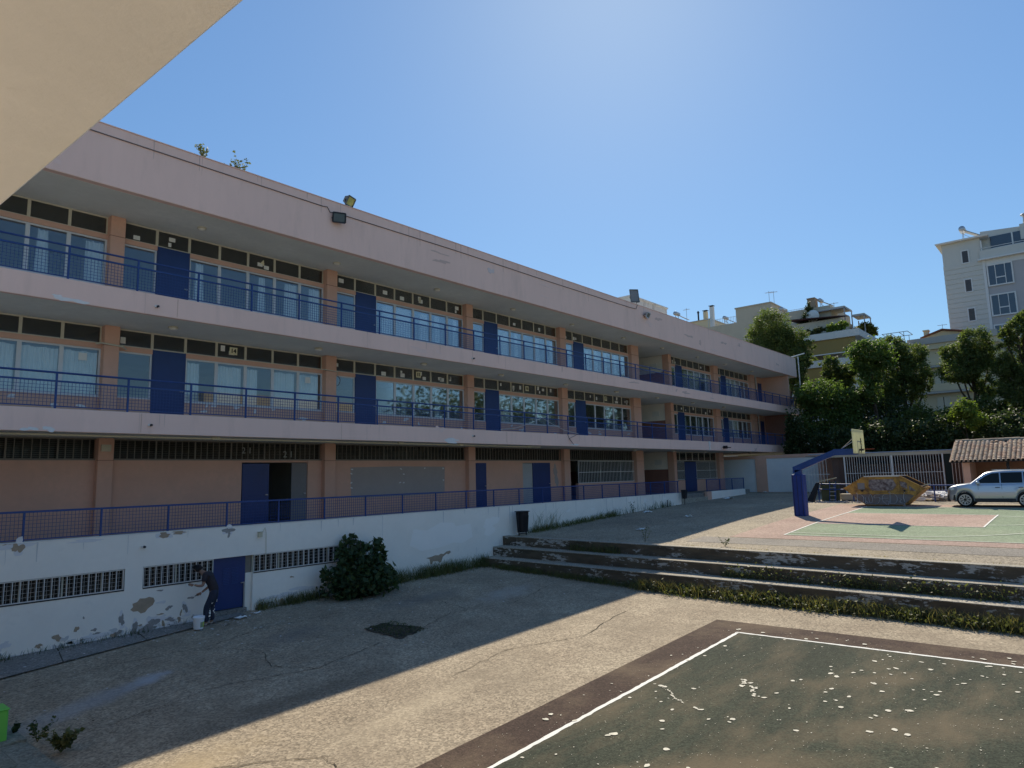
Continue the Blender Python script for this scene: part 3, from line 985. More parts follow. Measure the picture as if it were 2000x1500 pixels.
MB().box(43.97, 44.0, -.03, 0, 5.42, 6.0).build('downpipe', WHITECABLE, school)

# round lamps under the balconies
ORD = ['first', 'second', 'third', 'fourth', 'fifth', 'sixth', 'seventh', 'eighth', 'ninth', 'tenth', 'eleventh']
def ceil_lamp(x, y, z, label, group):
    t = thing('ceiling_light', (x, y, z), label, 'lamp', group)
    link('base', cached('lb', lambda: MB().lathe([(.13, 0), (.15, -.03), (.14, -.05)], (0, 0, 0), 14).mesh('base', CREAM, True)), t, (x, y, z))
    link('lamp_cover', cached('lc', lambda: MB().lathe([(.125, -.05), (.115, -.085), (.07, -.11), (.01, -.118)], (0, 0, 0), 14).mesh('lamp_cover', LAMPSHADE, True)), t, (x, y, z))
for i, x in enumerate((9.67, 14.86, 20.09, 25.24, 30.27, 35.66, 40.62, 45.91, 50.74, 56.2)):
    ceil_lamp(x, 1.33, 12.26, f'{ORD[i]} round lamp from the near end under the school roof overhang', 'round lamps under the balconies')
for i, x in enumerate((8.84, 14.01, 19.14, 24.06, 29.27, 34.35, 39.31, 44.4, 49.66)):
    ceil_lamp(x, 1.18, 8.814, f'{ORD[i]} round lamp from the near end under the upper balcony', 'round lamps under the balconies')
for i, x in enumerate((36.0, 40.9, 45.6, 50.2, 54.0)):
    ceil_lamp(x, 1.1, 5.414, f'{ORD[i]} round lamp under the lower balcony past the grilles', 'round lamps under the balconies')

# railings -----------------------------------------------------------
def wire_mesh_me(w, h, name):
    mb = MB()
    n = int(round(w / .085))
    for i in range(1, n):
        x = w * i / n
        mb.box(x - .0046, x + .0046, -.004, .004, 0, h)
    n = int(round(h / .085))
    for i in range(1, n):
        z = h * i / n
        mb.box(0, w, .0042, .0092, z - .0046, z + .0046)
    return mb.mesh(name, BLUE)
def railing(name, label, xa, xb, x_first, pitch, zbase, zmesh, ztop, y=.07, two=True, loc_z=None):
    t = thing(name, (xa, y, zbase), label, 'railing')
    mb = MB().tube([(xa, y, ztop), (xb, y, ztop)], .028, 8) if two else MB().box(xa, xb, y - .03, y + .03, ztop - .05, ztop)
    mb.build('top_rail', BLUE, t)
    if two:
        MB().box(xa, xb, y - .022, y + .022, zmesh - .045, zmesh).build('middle_rail', BLUE, t)
    MB().box(xa, xb, y - .015, y + .015, zbase + .05, zbase + .075).build('bottom_rail', BLUE, t)
    xs = []
    x = x_first
    while x < xb:
        if x > xa:
            xs.append(x)
        x += pitch
    zt = ztop - (.02 if two else .05)
    pm = MB().box(-.023, .023, -.023, .023, 0, zt - zbase).mesh('post', BLUE)
    for x in xs:
        link('post', pm, t, (x, y, zbase))
    zm = zmesh - .045 if two else ztop - .05
    wm = wire_mesh_me(pitch - .046, zm - zbase - .075, 'wire_mesh')
    for x in xs[:-1]:
        link('wire_mesh', wm, t, (x + .023, y, zbase + .075))
    return t
railing('upper_balcony_railing', 'blue railing with wire mesh along the top floor balcony', -2, 62.9, -1.22, 1.714, 9.42, 10.14, 10.33)
railing('middle_balcony_railing', 'blue railing with wire mesh along the first floor balcony', -2, 62.9, -1.32, 1.714, 6.0, 6.73, 6.93)
railing('terrace_railing', 'blue railing with wire mesh on top of the white wall', -2, 39.4, -.09, 1.712, 2.69, 3.40, 3.45, .09, False)
railing('short_railing', 'short blue railing on the low white wall at the far end', 43.4, 49.8, 43.43, 2.1, 2.66, 3.40, 3.46, .09, False)
WALLDAMP = M('damp_white_paint', (.62, .61, .59), .9, .1, 4, 30, .2)
# ------------------------------------------------------------------ white wall with basement windows
ww = thing('white_wall', (15, .1, 0), 'long flaking white wall with barred basement windows below the terrace', 'wall')
WT = 2.69
def wb(x0, x1, z0, z1, name='wall_panel', y0=0.0, y1=.25, m=None):
    return MB().box(x0, x1, y0, y1, z0, z1).build(name, m or WHITEWALL, ww)
wb(-8, 39.5, 1.805, WT)
wb(-8, 3.2, -.9, 1.805)
wb(7.38, 7.83, -.9, 1.805)
wb(3.2, 7.38, -.9, 1.26)
wb(7.83, 9.80, -.9, 1.245)
wb(11.02, 15.32, -.9, 1.275)
wb(15.32, 39.5, -.9, 1.805)
wb(10.84, 11.02, -.9, 1.275, 'wall_pier', .12, .3)
MB().box(-8, 39.5, -.012, .26, WT, WT + .02).build('wall_coping', WHITEWALL, ww, bevel=.006)
wb(9.80, 10.84, -.9, low_z(10.3, 0) + .14, 'door_step', -.02, .3, APRON)
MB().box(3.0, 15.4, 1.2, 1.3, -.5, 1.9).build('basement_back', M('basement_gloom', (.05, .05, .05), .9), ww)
bd = MB().box(9.82, 10.82, .10, .15, low_z(10.3, 0) + .16, 1.80).build('door', BLUEDOOR, ww, bevel=.006)
lv = MB()
for c in (10.12, 10.40):
    for i in range(11):
        lv.bar((c, .095, 1.02 + i * .045), (c + .2, .095, 1.02 + i * .045), .012, .018)
lv.build('vent_slots', BLUE, bd)
MB().box(10.68, 10.80, .03, .10, 1.00, 1.025).box(10.765, 10.79, .05, .09, .02, 1.0).build('handle', STEEL, bd)
MB().box(10.82, 11.02, .14, .2, 1.275, 1.8).build('side_gap_panel', GRILLE, ww)
def basement_grille(x0, x1, z0, z1, n):
    mb = MB()
    y = .02
    mb.box(x0, x1, y, y + .03, z0, z0 + .022).box(x0, x1, y, y + .03, z1 - .022, z1)
    for i in range(n + 1):
        x = x0 + (x1 - x0 - .022) * i / n
        mb.box(x, x + .015, y - .004, y + .026, z0, z1)
    o = mb.build('window_bars', WHITEBAR, ww)
    g2 = MB()
    for z in np.linspace(z0 + .11, z1 - .11, 4):
        g2.box(x0, x1, y + .036, y + .042, z, z + .004)
    x = x0 + .06
    while x < x1:
        g2.box(x, x + .0035, y + .043, y + .048, z0, z1)
        x += (x1 - x0) / n / 2
    g2.build('wire_grid', WHITEBAR, o)
    MB().box(x0, x1, .16, .168, z0, z1).build('pane', GLASSGF, o)
    f = MB()
    for i in range(int((x1 - x0) / .9) + 1):
        x = x0 + .9 * i
        f.box(x, x + .04, .14, .18, z0, z1)
    f.build('frame', CREAM, o)
    MB().box(x0 - .01, x1 + .01, -.012, .02, z0 - .03, z0 - .004).build('sill', DARKMETAL, o)
basement_grille(3.25, 7.36, 1.265, 1.795, 25)
basement_grille(7.85, 9.79, 1.25, 1.795, 12)
basement_grille(11.05, 15.30, 1.28, 1.795, 22)
for i in range(8):
    x = 3.6 + i * .5
    MB().box(x, x + .3, .5, .8, 1.0, 1.3 + .2 * R.random()).build('stored_box', R.choice((CREAM, GREYPATCH, PEEL, WHITEWALL)), ww)
# plaster fallen off the white wall
wall_patch(0, 0, 0, 0, 0, PEEL, 1, ww, pts=[(7.55, .72), (7.62, .78), (7.60, .87), (7.72, .90), (7.78, .98), (7.92, .965), (8.02, .99), (8.13, .95), (8.17, .86), (8.12, .76), (8.0, .69), (7.93, .60), (7.82, .585), (7.74, .66), (7.63, .66)])
PT = [(7.68, .24, .07, .16, PEELGREY), (8.12, .28, .16, .12, PEELGREY), (7.95, .12, .42, .05, PEELGREY), (6.62, .09, .10, .14, PEEL), (6.85, .2, .25, .05, PEELWHITE), (7.35, .5, .06, .14, PEELGREY), (8.55, .62, .08, .05, PEELGREY), (9.0, .55, .07, .1, PEELGREY), (8.35, .8, .1, .04, PEELWHITE), (8.3, 1.12, .09, .02, PEELGREY), (9.15, .8, .09, .03, PEELGREY), (8.6, .3, .12, .05, PEELGREY), (8.85, .25, .04, .1, PEEL), (6.3, .45, .05, .07, PEEL), (6.45, .7, .02, .03, PEELGREY), (5.5, .2, .07, .05, PEEL), (4.8, .35, .09, .06, PEELWHITE),
      (4.75, 2.63, .3, .06, PEEL), (4.95, 2.58, .1, .12, PEEL), (8.35, 2.61, .16, .07, PEEL), (8.75, 2.65, .2, .04, PEEL), (10.2, 2.6, .14, .08, PEELGREY), (10.22, 2.5, .05, .08, PEELGREY), (12.35, .98, .05, .03, PEEL), (6.4, 2.62, .3, .03, PEELWHITE), (12.9, .55, .35, .06, PEELWHITE), (12.0, .45, .4, .05, PEELWHITE)]
for i, (cx, cz, rx, rz, m) in enumerate(PT):
    if rx * rz > .004:
        wall_patch(cx, cz, rx * 1.25, rz * 1.3, 0, PEELWHITE, 150 + i, ww, 'flaked_paint', th=.0015)
    wall_patch(cx, cz, rx, rz, 0, m, 200 + i, ww, th=.005)
wall_patch(0, 0, 0, 0, 0, PEEL, 1, ww, 'plaster_patch', pts=[(18.12, .96), (18.3, .9), (18.34, .72), (18.42, .70), (18.48, .80), (18.75, .78), (18.85, .72), (18.92, .74), (19.0, .92), (19.2, 1.02), (19.32, .99), (19.45, 1.05), (19.4, 1.12), (19.2, 1.1), (19.05, 1.02), (18.9, 1.05), (18.78, 1.0), (18.6, 1.02), (18.4, .98)])
wall_patch(0, 0, 0, 0, 0, WHITEPATCH, 1, ww, 'repaint_patch', pts=[(17.3, 1.5), (17.5, 2.1), (17.8, 2.05), (18.2, 2.0), (18.9, 2.25), (19.6, 2.2), (19.75, 2.05), (20.6, 2.1), (20.7, 1.55), (20.1, 1.35), (19.6, 1.42), (18.9, 1.3), (17.9, 1.25)], th=.003)
wall_patch(21.8, 1.95, .5, .3, 0, WHITEPATCH, 231, ww, 'repaint_patch', th=.003)
rq = random.Random(77)
x = 3.3
while x < 22:
    w = rq.uniform(.25, .8)
    if not 9.7 < x + w / 2 < 11.1:
        h = rq.uniform(.05, .2)
        wall_patch(0, 0, 0, 0, 0, rq.choice((WALLDAMP, WALLDAMP, PEELWHITE)), int(x * 10), ww, 'damp_band', pts=[(x, low_z(x, 0))] + [(x + w * (1 - k / 7), low_z(x, 0) + h * rq.uniform(.4, 1.1)) for k in range(7, -1, -1)][0:8] + [(x + w, low_z(x, 0))], th=.001)
    x += w * rq.uniform(.7, 1.3)
for i in range(95):
    x = rq.choice((rq.uniform(3.6, 9.7), rq.uniform(6.2, 9.6), rq.uniform(11.1, 22)))
    zb0 = low_z(x, 0)
    h = abs(rq.gauss(0, .16)) + .02
    wall_patch(x, zb0 + h, rq.uniform(.02, .15), rq.uniform(.015, .09), 0, rq.choice((PEELGREY, PEELWHITE, PEELWHITE, PEEL, WALLDAMP, WALLDAMP)), 300 + i, ww, 'flaked_paint', 16, th=.003)
for i in range(46):
    x = rq.uniform(-1, 38)
    zt = 2.68 if rq.random() < .7 else rq.uniform(1.0, 1.25)
    ln = rq.uniform(.15, .8)
    w = rq.uniform(.006, .02)
    if 3.2 < x < 15.4:
        ln = min(ln, .5)
        if zt < 2 and 9.6 < x < 11.1:
            continue
    wall_patch(0, 0, 0, 0, 0, WALLDAMP, i, ww, 'drip_stain', pts=[(x - w * .4, zt - ln), (x + w * .3, zt - ln), (x + w, zt), (x - w, zt)], th=.002)
for i in range(14):
    wall_patch(R.uniform(26, 38.8), R.uniform(2.0, 2.6), R.uniform(.06, .2), R.uniform(.05, .16), 0, WHITEPATCH, 240 + i, ww, 'repaint_patch', 14, th=.003)
MB().box(31.35, 31.37, -.006, 0, 1.6, 2.66).build('wall_joint', WHITEPATCH, ww)
o = tag(MB().box(11.14, 11.26, -.09, -.001, 2.32, 2.46).box(11.13, 11.27, -.12, -.001, 2.47, 2.49).tube([(11.27, -.02, 2.42), (11.38, -.02, 2.6), (11.42, -.015, 2.45), (11.44, -.012, 1.3)], .008, 5).build('wall_box', CREAMLINE), 'small cream electrical box with cable on the white wall', 'box')
for x, z, w_ in ((7.83, 9.06, 'on the top balcony edge'), (7.80, 5.66, 'on the lower balcony edge above the column'), (20.86, 9.06, 'on the top balcony edge halfway along'), (20.8, 5.72, 'on the lower balcony edge halfway along'), (7.77, 2.34, 'on the white wall')):
    t = thing('security_camera', (x, 0, z), f'small security camera {w_}', 'camera', 'security cameras on the school front')
    MB().box(x - .03, x + .02, -.05, 0, z - .03, z + .03).build('bracket', WHITEBAR, t)
    MB().lathe([(.03, 0), (.034, .09), (.03, .1)], (x + .04, -.11, z), 10, 'y').build('camera_body', DARKMETAL, t)
# end of the terrace: step and low white wall
lw = thing('low_white_wall', (46.5, 0, 2.2), 'low white wall with salmon end below the short railing', 'wall')
MB().box(43.95, 49.75, 0, .22, 1.6, 2.65).build('wall_panel', WHITEWALL, lw, bevel=.01)
MB().box(43.3, 43.95, 0, .22, 1.6, 2.65).build('wall_end', SALMON, lw, bevel=.01)
structure(MB().box(39.5, 43.3, -.02, .3, 1.5, 2.33).box(39.5, 43.3, .3, .6, 1.5, 2.45).build('entrance_step', STEPTOP))

# ------------------------------------------------------------------ painter
def skin(name, pts, edges, mat, parent, root=0, sub=2):
    me = bpy.data.meshes.new(name)
    me.from_pydata([p[:3] for p in pts], edges, [])
    me.materials.append(mat)
    o = link(name, me, parent)
    md = o.modifiers.new('skin', 'SKIN')
    md.use_smooth_shade = True
    sk = me.skin_vertices[0].data if me.skin_vertices else None
    if sk is None:
        bm = bmesh.new(); bm.from_mesh(me)
        bm.verts.layers.skin.verify()
        bm.to_mesh(me); bm.free()
        sk = me.skin_vertices[0].data
    for i, p in enumerate(pts):
        r = p[3]
        sk[i].radius = r if isinstance(r, tuple) else (r, r)
        sk[i].use_root = (i == root)
    s_ = o.modifiers.new('smooth', 'SUBSURF')
    s_.levels = s_.render_levels = sub
    return o
SKIN = M('skin', (.32, .19, .13), .6, .06, 6)
HAIR = M('black_hair', (.012, .010, .010), .6, .2, 20)
SHIRT = M('black_tshirt', (.040, .034, .040), .85, .2, 8)
TROUSER = M('navy_work_trousers', (.034, .040, .066), .85, .25, 6)
SHOE = M('pale_shoe', (.42, .38, .34), .7, .1)
px_, py_ = 9.36, -.70
gz_ = low_z(px_, py_)
fwd = Vector((-.72, .55, 0)).normalized()
sid = Vector((fwd.y, -fwd.x, 0))       # towards his right hand
def B(f, s_, z, r):
    p = Vector((px_, py_, gz_)) + fwd * f + sid * s_
    return (p.x, p.y, p.z + z, r)
man = thing('person', (px_, py_, gz_), 'bent man in dark paint-flecked clothes patching the white wall beside the blue basement door', 'person')
body = [B(-.13, 0, .92, (.09, .085)), B(-.08, 0, 1.08, (.085, .08)), B(.03, 0, 1.24, (.13, .12)), B(.12, 0, 1.37, (.12, .10)), B(.22, 0, 1.44, .055), B(.28, 0, 1.48, .055), B(.35, 0, 1.55, .112), B(.41, 0, 1.49, .10),
        B(.08, .17, 1.36, .062), B(-.01, .24, 1.11, .045), B(.12, .23, .97, .037), B(.26, .20, .86, .028),
        B(.10, -.17, 1.35, .062), B(.14, -.24, 1.10, .045), B(.27, -.22, 1.10, .036), B(.38, -.18, 1.13, .028),
        B(-.10, .09, .84, .10), B(-.02, .11, .47, .065), B(-.06, .11, .10, .045), B(-.10, -.09, .84, .10), B(.06, -.11, .47, .065), B(.04, -.11, .10, .045),
        B(-.02, .12, .05, .042), B(.13, .12, .035, .035), B(.08, -.11, .05, .042), B(.22, -.11, .035, .035)]
skin('body', body, [(0, 1), (1, 2), (2, 3), (3, 4), (4, 5), (5, 6), (6, 7), (3, 8), (8, 9), (9, 10), (10, 11), (3, 12), (12, 13), (13, 14), (14, 15),
                    (0, 16), (16, 17), (17, 18), (0, 19), (19, 20), (20, 21), (18, 22), (22, 23), (21, 24), (24, 25)], SKIN, man)
up2 = Vector((0, 0, 1))
for side, wr, hd in ((.20, (.26, .86), (1, -.55)), (-.18, (.38, 1.13), (1, .1))):
    base = Vector(B(wr[0], side, wr[1], 0)[:3])
    d = (fwd * hd[0] + up2 * hd[1]).normalized()
    n = sid
    k = d.cross(n)
    hp = [tuple(base) + (.026,), tuple(base + d * .05) + (.034,), tuple(base + d * .09) + (.032,)]
    he = [(0, 1), (1, 2)]
    for j, ln in enumerate((.065, .075, .07, .055)):
        o_ = (j - 1.5) * .019
        i0 = len(hp)
        hp += [tuple(base + d * .10 + k * o_) + (.010,), tuple(base + d * (.10 + ln * .55) + k * o_ + n * .012) + (.009,), tuple(base + d * (.10 + ln * .8) + k * o_ + n * .035) + (.008,)]
        he += [(2, i0), (i0, i0 + 1), (i0 + 1, i0 + 2)]
    i0 = len(hp)
    hp += [tuple(base + d * .05 + k * .04 + n * .01) + (.011,), tuple(base + d * .085 + k * .05 + n * .035) + (.009,)]
    he += [(1, i0), (i0, i0 + 1)]
    skin('hand', hp, he, SKIN, man, 0, 1)
skin('tshirt', [B(-.14, 0, .80, (.165, .15)), B(-.075, 0, 1.08, (.15, .135)), B(.02, 0, 1.24, (.16, .145)), B(.12, 0, 1.375, (.145, .12)), B(.17, 0, 1.41, (.08, .075)),
                B(.07, .18, 1.37, .082), B(.02, .235, 1.20, .07), B(.10, -.18, 1.36, .082), B(.13, -.235, 1.19, .07)],
     [(0, 1), (1, 2), (2, 3), (3, 4), (3, 5), (5, 6), (3, 7), (7, 8)], SHIRT, man)
skin('trousers', [B(-.13, 0, .90, (.15, .14)), B(-.11, .10, .80, .118), B(-.02, .115, .47, .088), B(-.05, .115, .20, .078), B(-.05, .115, .09, .082), B(-.11, -.10, .80, .118), B(.06, -.115, .47, .088), B(.05, -.115, .20, .078), B(.05, -.115, .09, .08), B(-.12, 0, 1.02, (.135, .12))],
     [(0, 9), (0, 1), (1, 2), (2, 3), (3, 4), (0, 5), (5, 6), (6, 7), (7, 8)], TROUSER, man)
fl = MB()
rf = random.Random(3)
for _ in range(70):
    s_ = rf.choice((.115, -.115))
    z = rf.uniform(.15, .85)
    a = rf.uniform(-2.2, .6)
    f0 = (-.02 if s_ > 0 else .04) - .03 * (z > .6)
    rr_ = .097 + .03 * (z > .6)
    p = Vector(B(f0 + rr_ * math.sin(a) * .9, s_ + rr_ * math.cos(a) * (1 if s_ > 0 else 1), z, 0)[:3])
    q = rf.uniform(.004, .013)
    fl.box(p.x - q, p.x + q, p.y - q, p.y + q, p.z - q * 1.6, p.z + q * 1.6)
fl.build('paint_flecks', WHITEPATCH, man)
for f0, s_ in ((.04, .12), (.14, -.11)):
    skin('shoe', [B(f0 - .12, s_, .045, (.045, .045)), B(f0 - .02, s_, .05, (.045, .048)), B(f0 + .08, s_, .035, (.047, .035)), B(f0 + .14, s_, .03, (.04, .028))], [(0, 1), (1, 2), (2, 3)], SHOE, man)
hd_c = Vector(B(.375, 0, 1.525, 0)[:3])
hr = MB()
rh = random.Random(8)
ax = (fwd * .55 - up2 * .35).normalized()     # face direction
crown = (up2 * .9 + fwd * .35).normalized()
for _ in range(520):
    v = Vector((rh.gauss(0, 1), rh.gauss(0, 1), rh.gauss(0, 1))).normalized()
    if v.dot(ax) > -.05 and v.dot(crown) < .80:
        continue
    if v.z < -.45:
        continue
    p = hd_c + v * .108
    t1 = v.cross(Vector((.3, .5, .8))).normalized() * .022
    t2 = v.cross(t1).normalized() * .022
    hr._add([p - t1 - t2, p + t1 - t2 + v * .012, p + t1 + t2, p - t1 + t2 + v * .016], [(0, 1, 2, 3)])
hr.lathe([(.005, -.095), (.07, -.065), (.097, -.01), (.095, .03), (.06, .075), (.005, .1)], tuple(hd_c + up2 * .030 - fwd * .060), 12)
hr.build('hair', HAIR, man, True)
fc = MB()
tip = hd_c + ax * .118
fc.prism([tuple(tip + sid * .012 + up2 * .02), tuple(tip - sid * .012 + up2 * .02), tuple(tip - sid * .016 - up2 * .02), tuple(tip + sid * .016 - up2 * .02)],
         [tuple(tip + ax * .012 + up2 * .01)] * 2 + [tuple(tip + ax * .03 - up2 * .012)] * 2)
fc.build('nose', SKIN, man)
for s_ in (1, -1):
    e = hd_c + sid * .094 * s_ - up2 * .01
    MB().lathe([(.006, -.012), (.026, -.006), (.022, .008), (.005, .012)], tuple(e), 8, 'x').build('ear', SKIN, man, True)
    e = hd_c + ax * .088 + sid * .032 * s_ + up2 * .03
    MB().lathe([(.002, -.008), (.010, -.004), (.010, .004), (.002, .008)], tuple(e), 6).build('eye', BLACK, man, True)
MB().bar(hd_c + ax * .095 - up2 * .055 + sid * .025, hd_c + ax * .095 - up2 * .055 - sid * .025, .008).build('mouth', M('lips', (.16, .07, .06), .5), man)
t1 = Vector(B(.36, .19, .81, 0)[:3])
trowel = thing('trowel', tuple(t1), 'dark trowel held in the lower hand of the painter', 'trowel')
MB().bar(t1 - fwd * .02, t1 + fwd * .07 - up2 * .04, .022).build('handle', DARKMETAL, trowel)
MB().prism([tuple(t1 + fwd * .06 - up2 * .05 + sid * .05), tuple(t1 + fwd * .06 - up2 * .05 - sid * .05), tuple(t1 + fwd * .22 - up2 * .08)],
           [tuple(t1 + fwd * .06 - up2 * .044 + sid * .05), tuple(t1 + fwd * .06 - up2 * .044 - sid * .05), tuple(t1 + fwd * .22 - up2 * .074)]).build('blade', STEEL, trowel)
t2 = Vector(B(.49, -.17, 1.14, 0)[:3])
br = thing('scraper', tuple(t2), 'pale scraper held in the raised hand of the painter', 'scraper')
MB().bar(t2 - fwd * .02, t2 + fwd * .06, .024).build('handle', DARKMETAL, br)
MB().box(t2.x - .09, t2.x - .03, t2.y + .02, t2.y + .05, t2.z - .035, t2.z + .04).build('blade', PAPER, br)

# bucket
bx, by = 8.93, -1.00
bz = low_z(bx, by) + .02
bk = thing('paint_bucket', (bx, by, bz), 'white plastic paint bucket with yellow green label by the feet of the painter', 'bucket')
PLASTIC = M('white_plastic', (.80, .82, .84), .4, .03)
MB().lathe([(.118, 0), (.122, .01), (.145, .26), (.15, .275), (.155, .30), (.155, .325), (.145, .325), (.135, .29), (.112, .02)], (bx, by, bz), 24).build('pail', PLASTIC, bk, True)
lb = []
for i in range(9):
    t = rad(-95 + i * 12)
    lb.append((math.cos(t), math.sin(t)))
mb = MB()
mg = MB()
for i, (p, q) in enumerate(zip(lb, lb[1:])):
    dst = mb if i < 3 else mg
    dst.quad((bx + p[0] * .1265, by + p[1] * .1265, bz + .05), (bx + q[0] * .1265, by + q[1] * .1265, bz + .05), (bx + q[0] * .140, by + q[1] * .140, bz + .19), (bx + p[0] * .140, by + p[1] * .140, bz + .19))
mb.build('label_edge', M('label_dark', (.30, .36, .22), .5), bk)
mg.build('label', M('label_yellow_green', (.45, .60, .06), .5, .25, 14), bk)
MB().tube([(bx + .155 * math.cos(t), by + .155 * math.sin(t), bz + .28 - .05 * math.sin((t - .2) * 1)) for t in np.linspace(.2, 3.34, 12)], .004, 5).build('wire_handle', STEEL, bk)

# green block at the left border
gb = tag(MB().box(2.9, 3.47, -6.1, -5.72, -.05, .43).box(2.88, 3.49, -6.12, -5.70, .43, .46).build('green_box', M('bright_green_plastic', (.16, .55, .09), .5, .08), None, bevel=.015), 'bright green plastic box at the left edge on the pavement', 'box')

# litter bin against the white wall, small bin on a post
bx, by = 23.45, -.42
bz = 1.42
bn = thing('litter_bin', (bx, by, bz), 'dark ribbed litter bin hung in a frame against the white wall above the steps', 'bin')
MB().prism([(bx - .19, by - .15, bz + .12), (bx + .19, by - .15, bz + .12), (bx + .19, by + .15, bz + .12), (bx - .19, by + .15, bz + .12)],
           [(bx - .23, by - .19, bz + 1.0), (bx + .23, by - .19, bz + 1.0), (bx + .23, by + .19, bz + 1.0), (bx - .23, by + .19, bz + 1.0)]).build('tub', M('dark_brown_plastic', (.022, .019, .02), .6, .2), bn, bevel=.015)
rb = MB()
for i in range(6):
    x = -.17 + .068 * i
    rb.bar((bx + x, by - .155, bz + .16), (bx + x * 1.2, by - .195, bz + .85), .012)
rb.build('ribs', DARKMETAL, bn)
MB().box(bx - .27, bx + .27, by - .22, by + .22, bz + 1.0, bz + 1.04).build('rim', DARKMETAL, bn, bevel=.01)
for s_ in (-.25, .25):
    MB().box(bx + s_ - .02, bx + s_ + .02, by - .02, by + .02, bz - .05, bz + 1.0).build('leg', DARKMETAL, bn)
MB().box(bx - .25, bx + .25, by - .02, by + .02, bz + .05, bz + .09).build('crossbar', DARKMETAL, bn)
bx, by = 39.3, -.32
bz = up_z(bx)
pb = thing('post_bin', (bx, by, bz), 'small dark litter bin on a thin post at the end of the white wall', 'bin')
MB().tube([(bx, by, bz), (bx, by, bz + .5)], .025, 6).build('post', DARKMETAL, pb)
MB().prism([(bx - .12, by - .1, bz + .36), (bx + .12, by - .1, bz + .36), (bx + .12, by + .1, bz + .36), (bx - .12, by + .1, bz + .36)],
           [(bx - .17, by - .14, bz + .9), (bx + .17, by - .14, bz + .9), (bx + .17, by + .14, bz + .9), (bx - .17, by + .14, bz + .9)]).build('tub', DARKMETAL, pb, bevel=.01)
tag(MB().tube([(37.2, -.25, up_z(37.2)), (37.2, -.25, up_z(37.2) + .42)], .025, 6).build('stub_post', DARKMETAL), 'short dark stub of a post left of the small bin', 'post')

# scraps of paper and rag
def scrap(x, y, z, s_, seed, label):
    r = random.Random(seed)
    n = 5
    vs = [(x + (i / (n - 1) - .5) * s_ * 1.6 + r.uniform(-.02, .02), y + (j / (n - 1) - .5) * s_ + r.uniform(-.02, .02), z + .012 + abs(r.gauss(0, .13)) * s_) for i in range(n) for j in range(n)]
    fs = [(i * n + j, (i + 1) * n + j, (i + 1) * n + j + 1, i * n + j + 1) for i in range(n - 1) for j in range(n - 1)]
    me = bpy.data.meshes.new('paper_scrap')
    me.from_pydata(vs, [], fs)
    me.materials.append(PAPER)
    o = link('paper_scrap', me)
    sm = o.modifiers.new('thick', 'SOLIDIFY')
    sm.thickness = .004
    tag(o, label, 'scrap', 'white scraps lying about')
scrap(26.6, -4.5, up_z(26.6), .3, 1, 'white rag on the shaded upper yard near the steps')
scrap(31.8, -4.2, up_z(31.8), .28, 2, 'white scrap on the shaded upper yard in the middle')
scrap(33.6, -.9, up_z(33.6), .34, 3, 'crumpled white bag near the end of the white wall')
scrap(44.5, -.9, up_z(44.5), .5, 4, 'pile of white rags below the low white wall')
scrap(52.0, -.6, up_z(52.0), .3, 5, 'white scrap in front of the white garage door')
scrap(20.95, -5.9, low_z(20.9, -5.9), .14, 6, 'small white scrap at the foot of the lowest step in shade')
scrap(20.6, -14.6, low_z(20.6, -14.6), .2, 7, 'white leaflet in the sunny weeds at the foot of the steps')
scrap(10.3, -.72, low_z(10.3, -.7) + .004, .2, 8, 'white sheet on the ground before the basement door')
scrap(10.9, -.5, low_z(10.9, -.5), .12, 9, 'smaller white sheet right of the basement door')
lt = MB()
rl = random.Random(31)
for _ in range(620):
    x = rl.uniform(3.8, 20.5)
    y = -abs(rl.gauss(0, 2.6)) - .15
    if rl.random() < .3:
        x = rl.gauss(9.4, .9); y = -.3 - abs(rl.gauss(0, .6))
    if y < -9.5:
        continue
    q = rl.choice((.008, .012, .016, .022, .03)) 
    zz = low_z(x, y) + (.03 if y > -1.8 and x < 8.5 else .012)
    lt._add([(x + q * (a + rl.uniform(-.3, .3)), y + q * (b + rl.uniform(-.3, .3)), zz + rl.uniform(0, .006)) for a, b in ((1.3, 0), (0, 1), (-1.3, 0), (0, -1))], [(0, 1, 2, 3)], rl.choice((0, 0, 1, 2)))
stuff(lt.build('litter', [PEELWHITE, SOIL, PEEL]), 'small flakes of paint and dirt scattered over the shaded yard', 'litter')
# ------------------------------------------------------------------ plants
def cards_mesh(name, P_, size, mat, seed, aspect=1.6, up_bias=.35, curl=.25):
    """One mesh of many leaf-sized folded faces centred at the points P_."""
    r = np.random.default_rng(seed)
    n = len(P_)
    d = r.normal(size=(n, 3))
    d[:, 2] = d[:, 2] * .7
    d /= np.linalg.norm(d, axis=1, keepdims=True)
    q = r.normal(size=(n, 3))
    q[:, 2] += up_bias * 3
    w = np.cross(d, q)
    w /= np.linalg.norm(w, axis=1, keepdims=True) + 1e-9
    nn = np.cross(d, w)
    s_ = size * r.uniform(.55, 1.3, size=(n, 1))
    a = P_ - d * s_ * aspect / 2
    b = P_ + d * s_ * aspect / 2 + nn * s_ * curl * r.normal(size=(n, 1))
    l = P_ + w * s_ / 2 + nn * s_ * .15
    rr = P_ - w * s_ / 2 + nn * s_ * .15
    V = np.stack([a, l, b, rr], 1).reshape(-1, 3)
    me = bpy.data.meshes.new(name)
    me.vertices.add(4 * n)
    me.vertices.foreach_set('co', V.ravel())
    me.loops.add(4 * n)
    me.loops.foreach_set('vertex_index', np.arange(4 * n))
    me.polygons.add(n)
    me.polygons.foreach_set('loop_start', np.arange(0, 4 * n, 4))
    me.polygons.foreach_set('loop_total', np.full(n, 4))
    me.materials.append(mat)
    me.update()
    me.validate()
    return me

